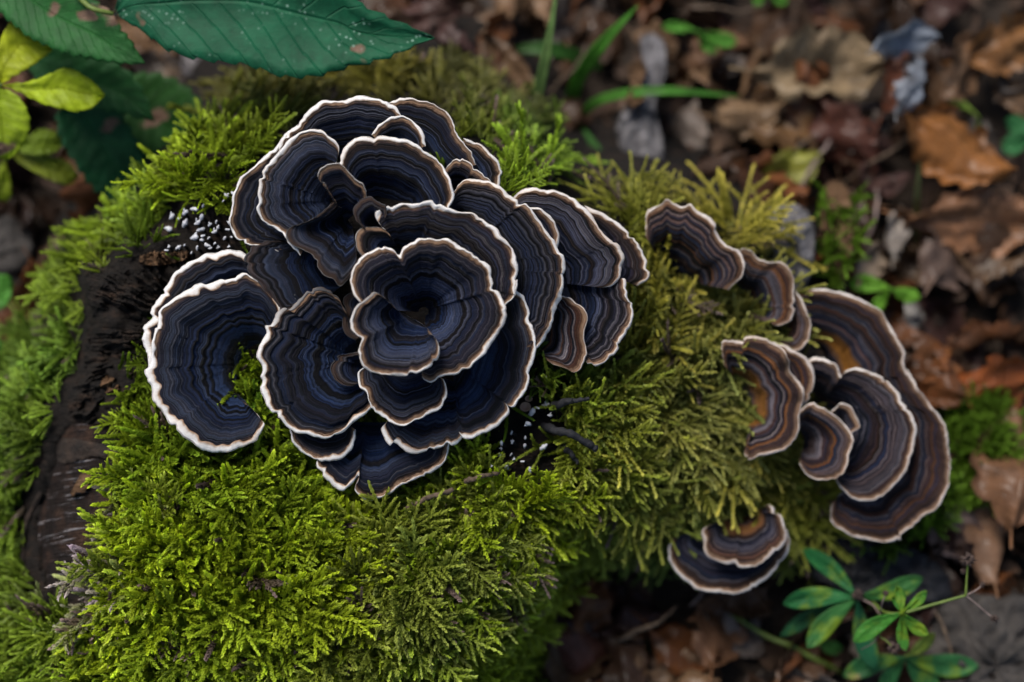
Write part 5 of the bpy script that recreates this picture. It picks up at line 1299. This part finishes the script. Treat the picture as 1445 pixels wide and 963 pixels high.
def candlesnuff(px, py, w, Lpx, ang, var, label, group, wbase):
    """white tip at px, py; black stalk down to the wood"""
    tipp = Vector(P(px, py, w)); ft = Vector(P(px + rs.uniform(2, 7), py + rs.uniform(2, 7), wbase))
    t = thing('candlesnuff_fungus', label, 'fungus', ft, group)
    d = tipp - ft
    s_ = obj('stalk', STALK, t); q = d.to_track_quat('Z', 'Y')
    s_.matrix_local = q.to_matrix().to_4x4() @ Matrix.Diagonal((0.006, 0.006, d.length, 1))
    e = obj('tip', TIPS[var % 9], t)
    L = Lpx * PX
    uu = Vector(B_U) * math.cos(ang) + Vector(B_V) * math.sin(ang) + Vector(B_W) * 0.45
    uu.normalize(); zz = Vector(B_W); yy = zz.cross(uu).normalized(); zz = uu.cross(yy)
    m_ = Matrix((uu, yy, zz)).transposed().to_4x4(); m_.translation = d - uu * L * 0.4
    e.matrix_local = m_ @ Matrix.Diagonal((L, L, L, 1))
def K5(x, y): return 180 + x / 6.017, 240 + y / 6.017
def K3(x, y): return 640 + x / 3.704, 500 + y / 3.704
S1 = [(375,395,14,2.6),(440,405,9,2.8),(345,500,18,3.1),(490,368,15,2.7),(565,340,16,3.5),(485,452,17,2.7),(590,445,13,2.5),(620,400,14,2.0),(620,505,15,2.4),(568,572,17,3.1),(640,555,9,2.7),(630,595,10,2.7),(700,468,10,2.2),(756,445,8,2.0),(766,490,10,2.3),(735,522,11,2.5),(820,577,9,2.6),(850,505,9,3.0),(860,450,8,2.2),(680,632,12,3.6),(740,625,7,2.2),(770,662,9,2.4),(595,665,10,2.1),(430,658,12,3.1),(700,662,8,2.8),(480,638,6,2.8),(330,682,8,2.8),(350,652,7,2.6),(540,702,6,2.1),(880,570,6,2.9),(860,655,7,2.8),(690,582,8,2.7),(640,305,8,2.2),(840,212,10,3.6),(810,262,6,2.6),(905,205,13,3.8)]
for i, (x, y, L, a) in enumerate(S1):
    a_ = K5(x, y); wb = float(log_w(*a_))
    candlesnuff(a_[0], a_[1], wb + rs.uniform(0.006, 0.011), L * 0.80, math.pi - a + math.pi * 0 + rs.normal(0, 0.15), i, 'white tipped candlesnuff fungus in the cluster left of the rosette', 'candlesnuff fungi left of the rosette', wb - 0.002)
S2 = [(480,120,8,0.2),(465,152,7,0.1),(480,262,13,0.3),(405,300,17,0.9),(440,280,7,0.2),(390,365,12,2.5),(372,435,7,1.2),(372,480,9,1.8),(310,460,9,1.2),(305,412,8,0.9),(250,465,9,1.2),(248,495,6,1.5),(240,530,10,1.3),(300,525,6,1.5),(315,548,6,0.3),(195,580,10,0.1),(235,600,11,2.2),(283,592,10,2.0),(403,605,11,1.57),(470,485,15,0.2),(503,318,8,0.1),(145,525,6,1.5),(360,560,7,0.5),(495,735,13,2.8)]
for i, (x, y, L, a) in enumerate(S2):
    a_ = K3(x, y); wb = float(log_w(*a_))
    candlesnuff(a_[0], a_[1], wb + rs.uniform(0.005, 0.009), L * 0.85, a + rs.normal(0, 0.1), i + 4, 'white tipped candlesnuff fungus in the dark hollow below right of the rosette', 'candlesnuff fungi below right of the rosette', wb - 0.002)
# brown cups beside them
for x, y, r_, lab in [(427, 147, 24, 'small brown disc fungus by the rosette rim, top of three'), (393, 232, 20, 'small brown disc fungus by the rosette rim, middle of three'), (375, 275, 30, 'small brown disc fungus by the rosette rim, lowest and widest')]:
    c = K3(x, y); wb = float(log_w(*c)); b_ = P(c[0] + 3, c[1] + 3, wb - 0.002)
    t = thing('disc_fungus', lab, 'fungus', b_, 'brown disc fungi')
    th = np.linspace(0, 2 * math.pi, 28, endpoint=False); rr = r_ / 3.704
    rows = [(0.0, 6.6), (0.4, 6.7), (0.75, 7.3), (0.95, 7.8), (1.0, 7.4), (0.9, 6.6), (0.4, 5.6), (0.22, 3.0), (0.2, -1.0)]
    v = [P(c[0] + np.cos(th) * rr * q * (1 + 0.06 * np.sin(3 * th)), c[1] + np.sin(th) * rr * q * 0.85, wb + h / 1000) for q, h in rows]
    obj('disc', new_mesh('disc', np.array(v).reshape(-1, 3) - b_, grid_faces(len(rows), 28, wrap=True, flip=True), M_CUP), t)
# sticks
def twig(name, label, pts, r0, r1, mt):
    q = spline(pts, 26); q[:, 2] += n1(np.arange(26) * 0.7, int(pts[0][0])) * 0.5
    q[:, :2] += np.stack([n1(np.arange(26) * 0.5, 3), n1(np.arange(26) * 0.5, 9)], 1) * 1.1
    p = P(q[:, 0], q[:, 1], q[:, 2] / 1000)
    rad = np.linspace(r0, r1, 26) * (1 + 0.22 * n1(np.arange(26) * 0.9, int(pts[0][1])))
    v, f = tube(p, rad, 9)
    o_ = obj(name, new_mesh(name, v - p[0], f, mt)); o_.location = p[0]
    tag(o_, label, 'twig')
twig('black_stalk', 'black finger like dead fungus stalk, upper one on the moss', [(*K3(505, 285), -20), (*K3(560, 258), -9), (*K3(640, 243), -7), (*K3(712, 232), -8)], 0.0014, 0.0005, M_BLACK)
twig('black_stalk', 'thick black finger like fungus stalk pointing down right', [(*K3(470, 375), -20), (*K3(540, 398), -8), (*K3(640, 430), -7), (*K3(748, 495), -10)], 0.0013, 0.0010, M_BLACK)
twig('black_stalk', 'short black stalk half hidden in moss, lowest one', [(*K3(575, 480), -20), (*K3(610, 515), -14), (*K3(655, 572), -14)], 0.0010, 0.0006, M_BLACK)
twig('brown_twig', 'thin brown twig lying in moss below the dark hollow', [(*K3(60, 665), -11), (*K3(150, 640), -7), (*K3(245, 618), -10)], 0.0009, 0.0005, M_TWIG)
twig('brown_twig', 'brown twig in bright moss right of the notched bracket', [(573, 718, -13), (600, 705, -7), (640, 691, -9)], 0.0008, 0.0007, M_TWIG)
twig('brown_twig', 'pale thin twig lying in the bottom shadow', [(705, 935, -94), (770, 912, -90), (820, 920, -88), (860, 955, -92)], 0.0008, 0.0005, M_DRYSTEM)
rt = np.random.default_rng(5)
ntw_ = 0
while ntw_ < 16:
    x, y = rt.uniform(20, 1430), rt.uniform(10, 950)
    if float(log_w(x, y)) > float(ground_w(x, y)) + 0.006: continue
    q = MARKS[int(np.argmin([(x - m_[0]) ** 2 + (y - m_[1]) ** 2 for m_ in MARKS]))]
    lab = '%s dead twig in the litter %s %s' % (('thin', 'crooked', 'short', 'slender')[ntw_ % 4], 'left of' if x < q[0] else 'right of', q[2])
    if lab in USED: continue
    USED.add(lab); ntw_ += 1
    a_ = rt.uniform(0, 6.28); L_ = rt.uniform(35, 100); g_ = float(ground_w(x, y)) * 1000
    twig('dead_twig', lab, [(x - math.cos(a_) * L_, y - math.sin(a_) * L_, g_ + 6), (x - math.cos(a_ + .2) * L_ * .4, y - math.sin(a_ + .2) * L_ * .4, g_ + 17), (x + math.cos(a_) * L_ * .3, y + math.sin(a_) * L_ * .3, g_ + 20), (x + math.cos(a_ - .15) * L_, y + math.sin(a_ - .15) * L_, g_ + 14)], rt.uniform(0.0006, 0.0012), 0.0004, M_TWIG if ntw_ % 3 else M_DRYSTEM)
# rain drops on the lower right brackets
for i, (x, y, w_, r_, lab) in enumerate([(685, 537, -0.047, 5, 'water drop on the big rounded blue bracket'), (800, 662, -0.0535, 5, 'water drop on the longest bracket, upper of two'), (815, 706, -0.0535, 6, 'water drop on the longest bracket, lower of two'), (603, 650, -0.070, 3.5, 'water drop hanging in dark moss, upper one'), (608, 730, -0.075, 4, 'water drop hanging in dark moss, lower one')]):
    c = (900 + x / 2.293, 440 + y / 2.293)
    th = np.linspace(0, 2 * math.pi, 20, endpoint=False); ph = np.linspace(0.0, math.pi, 10)
    p0 = P(c[0], c[1], w_); rr = r_ * PX
    v = [p0 + rr * (np.sin(a) * np.cos(th)[:, None] * B_U + np.sin(a) * np.sin(th)[:, None] * B_V * 0.85 + (math.cos(a) * 0.6) * B_W) for a in ph]
    o_ = obj('water_drop', new_mesh('water_drop', np.array(v).reshape(-1, 3) - p0, grid_faces(10, 20, wrap=True), M_DROP)); o_.location = p0
    tag(o_, lab, 'water drop')
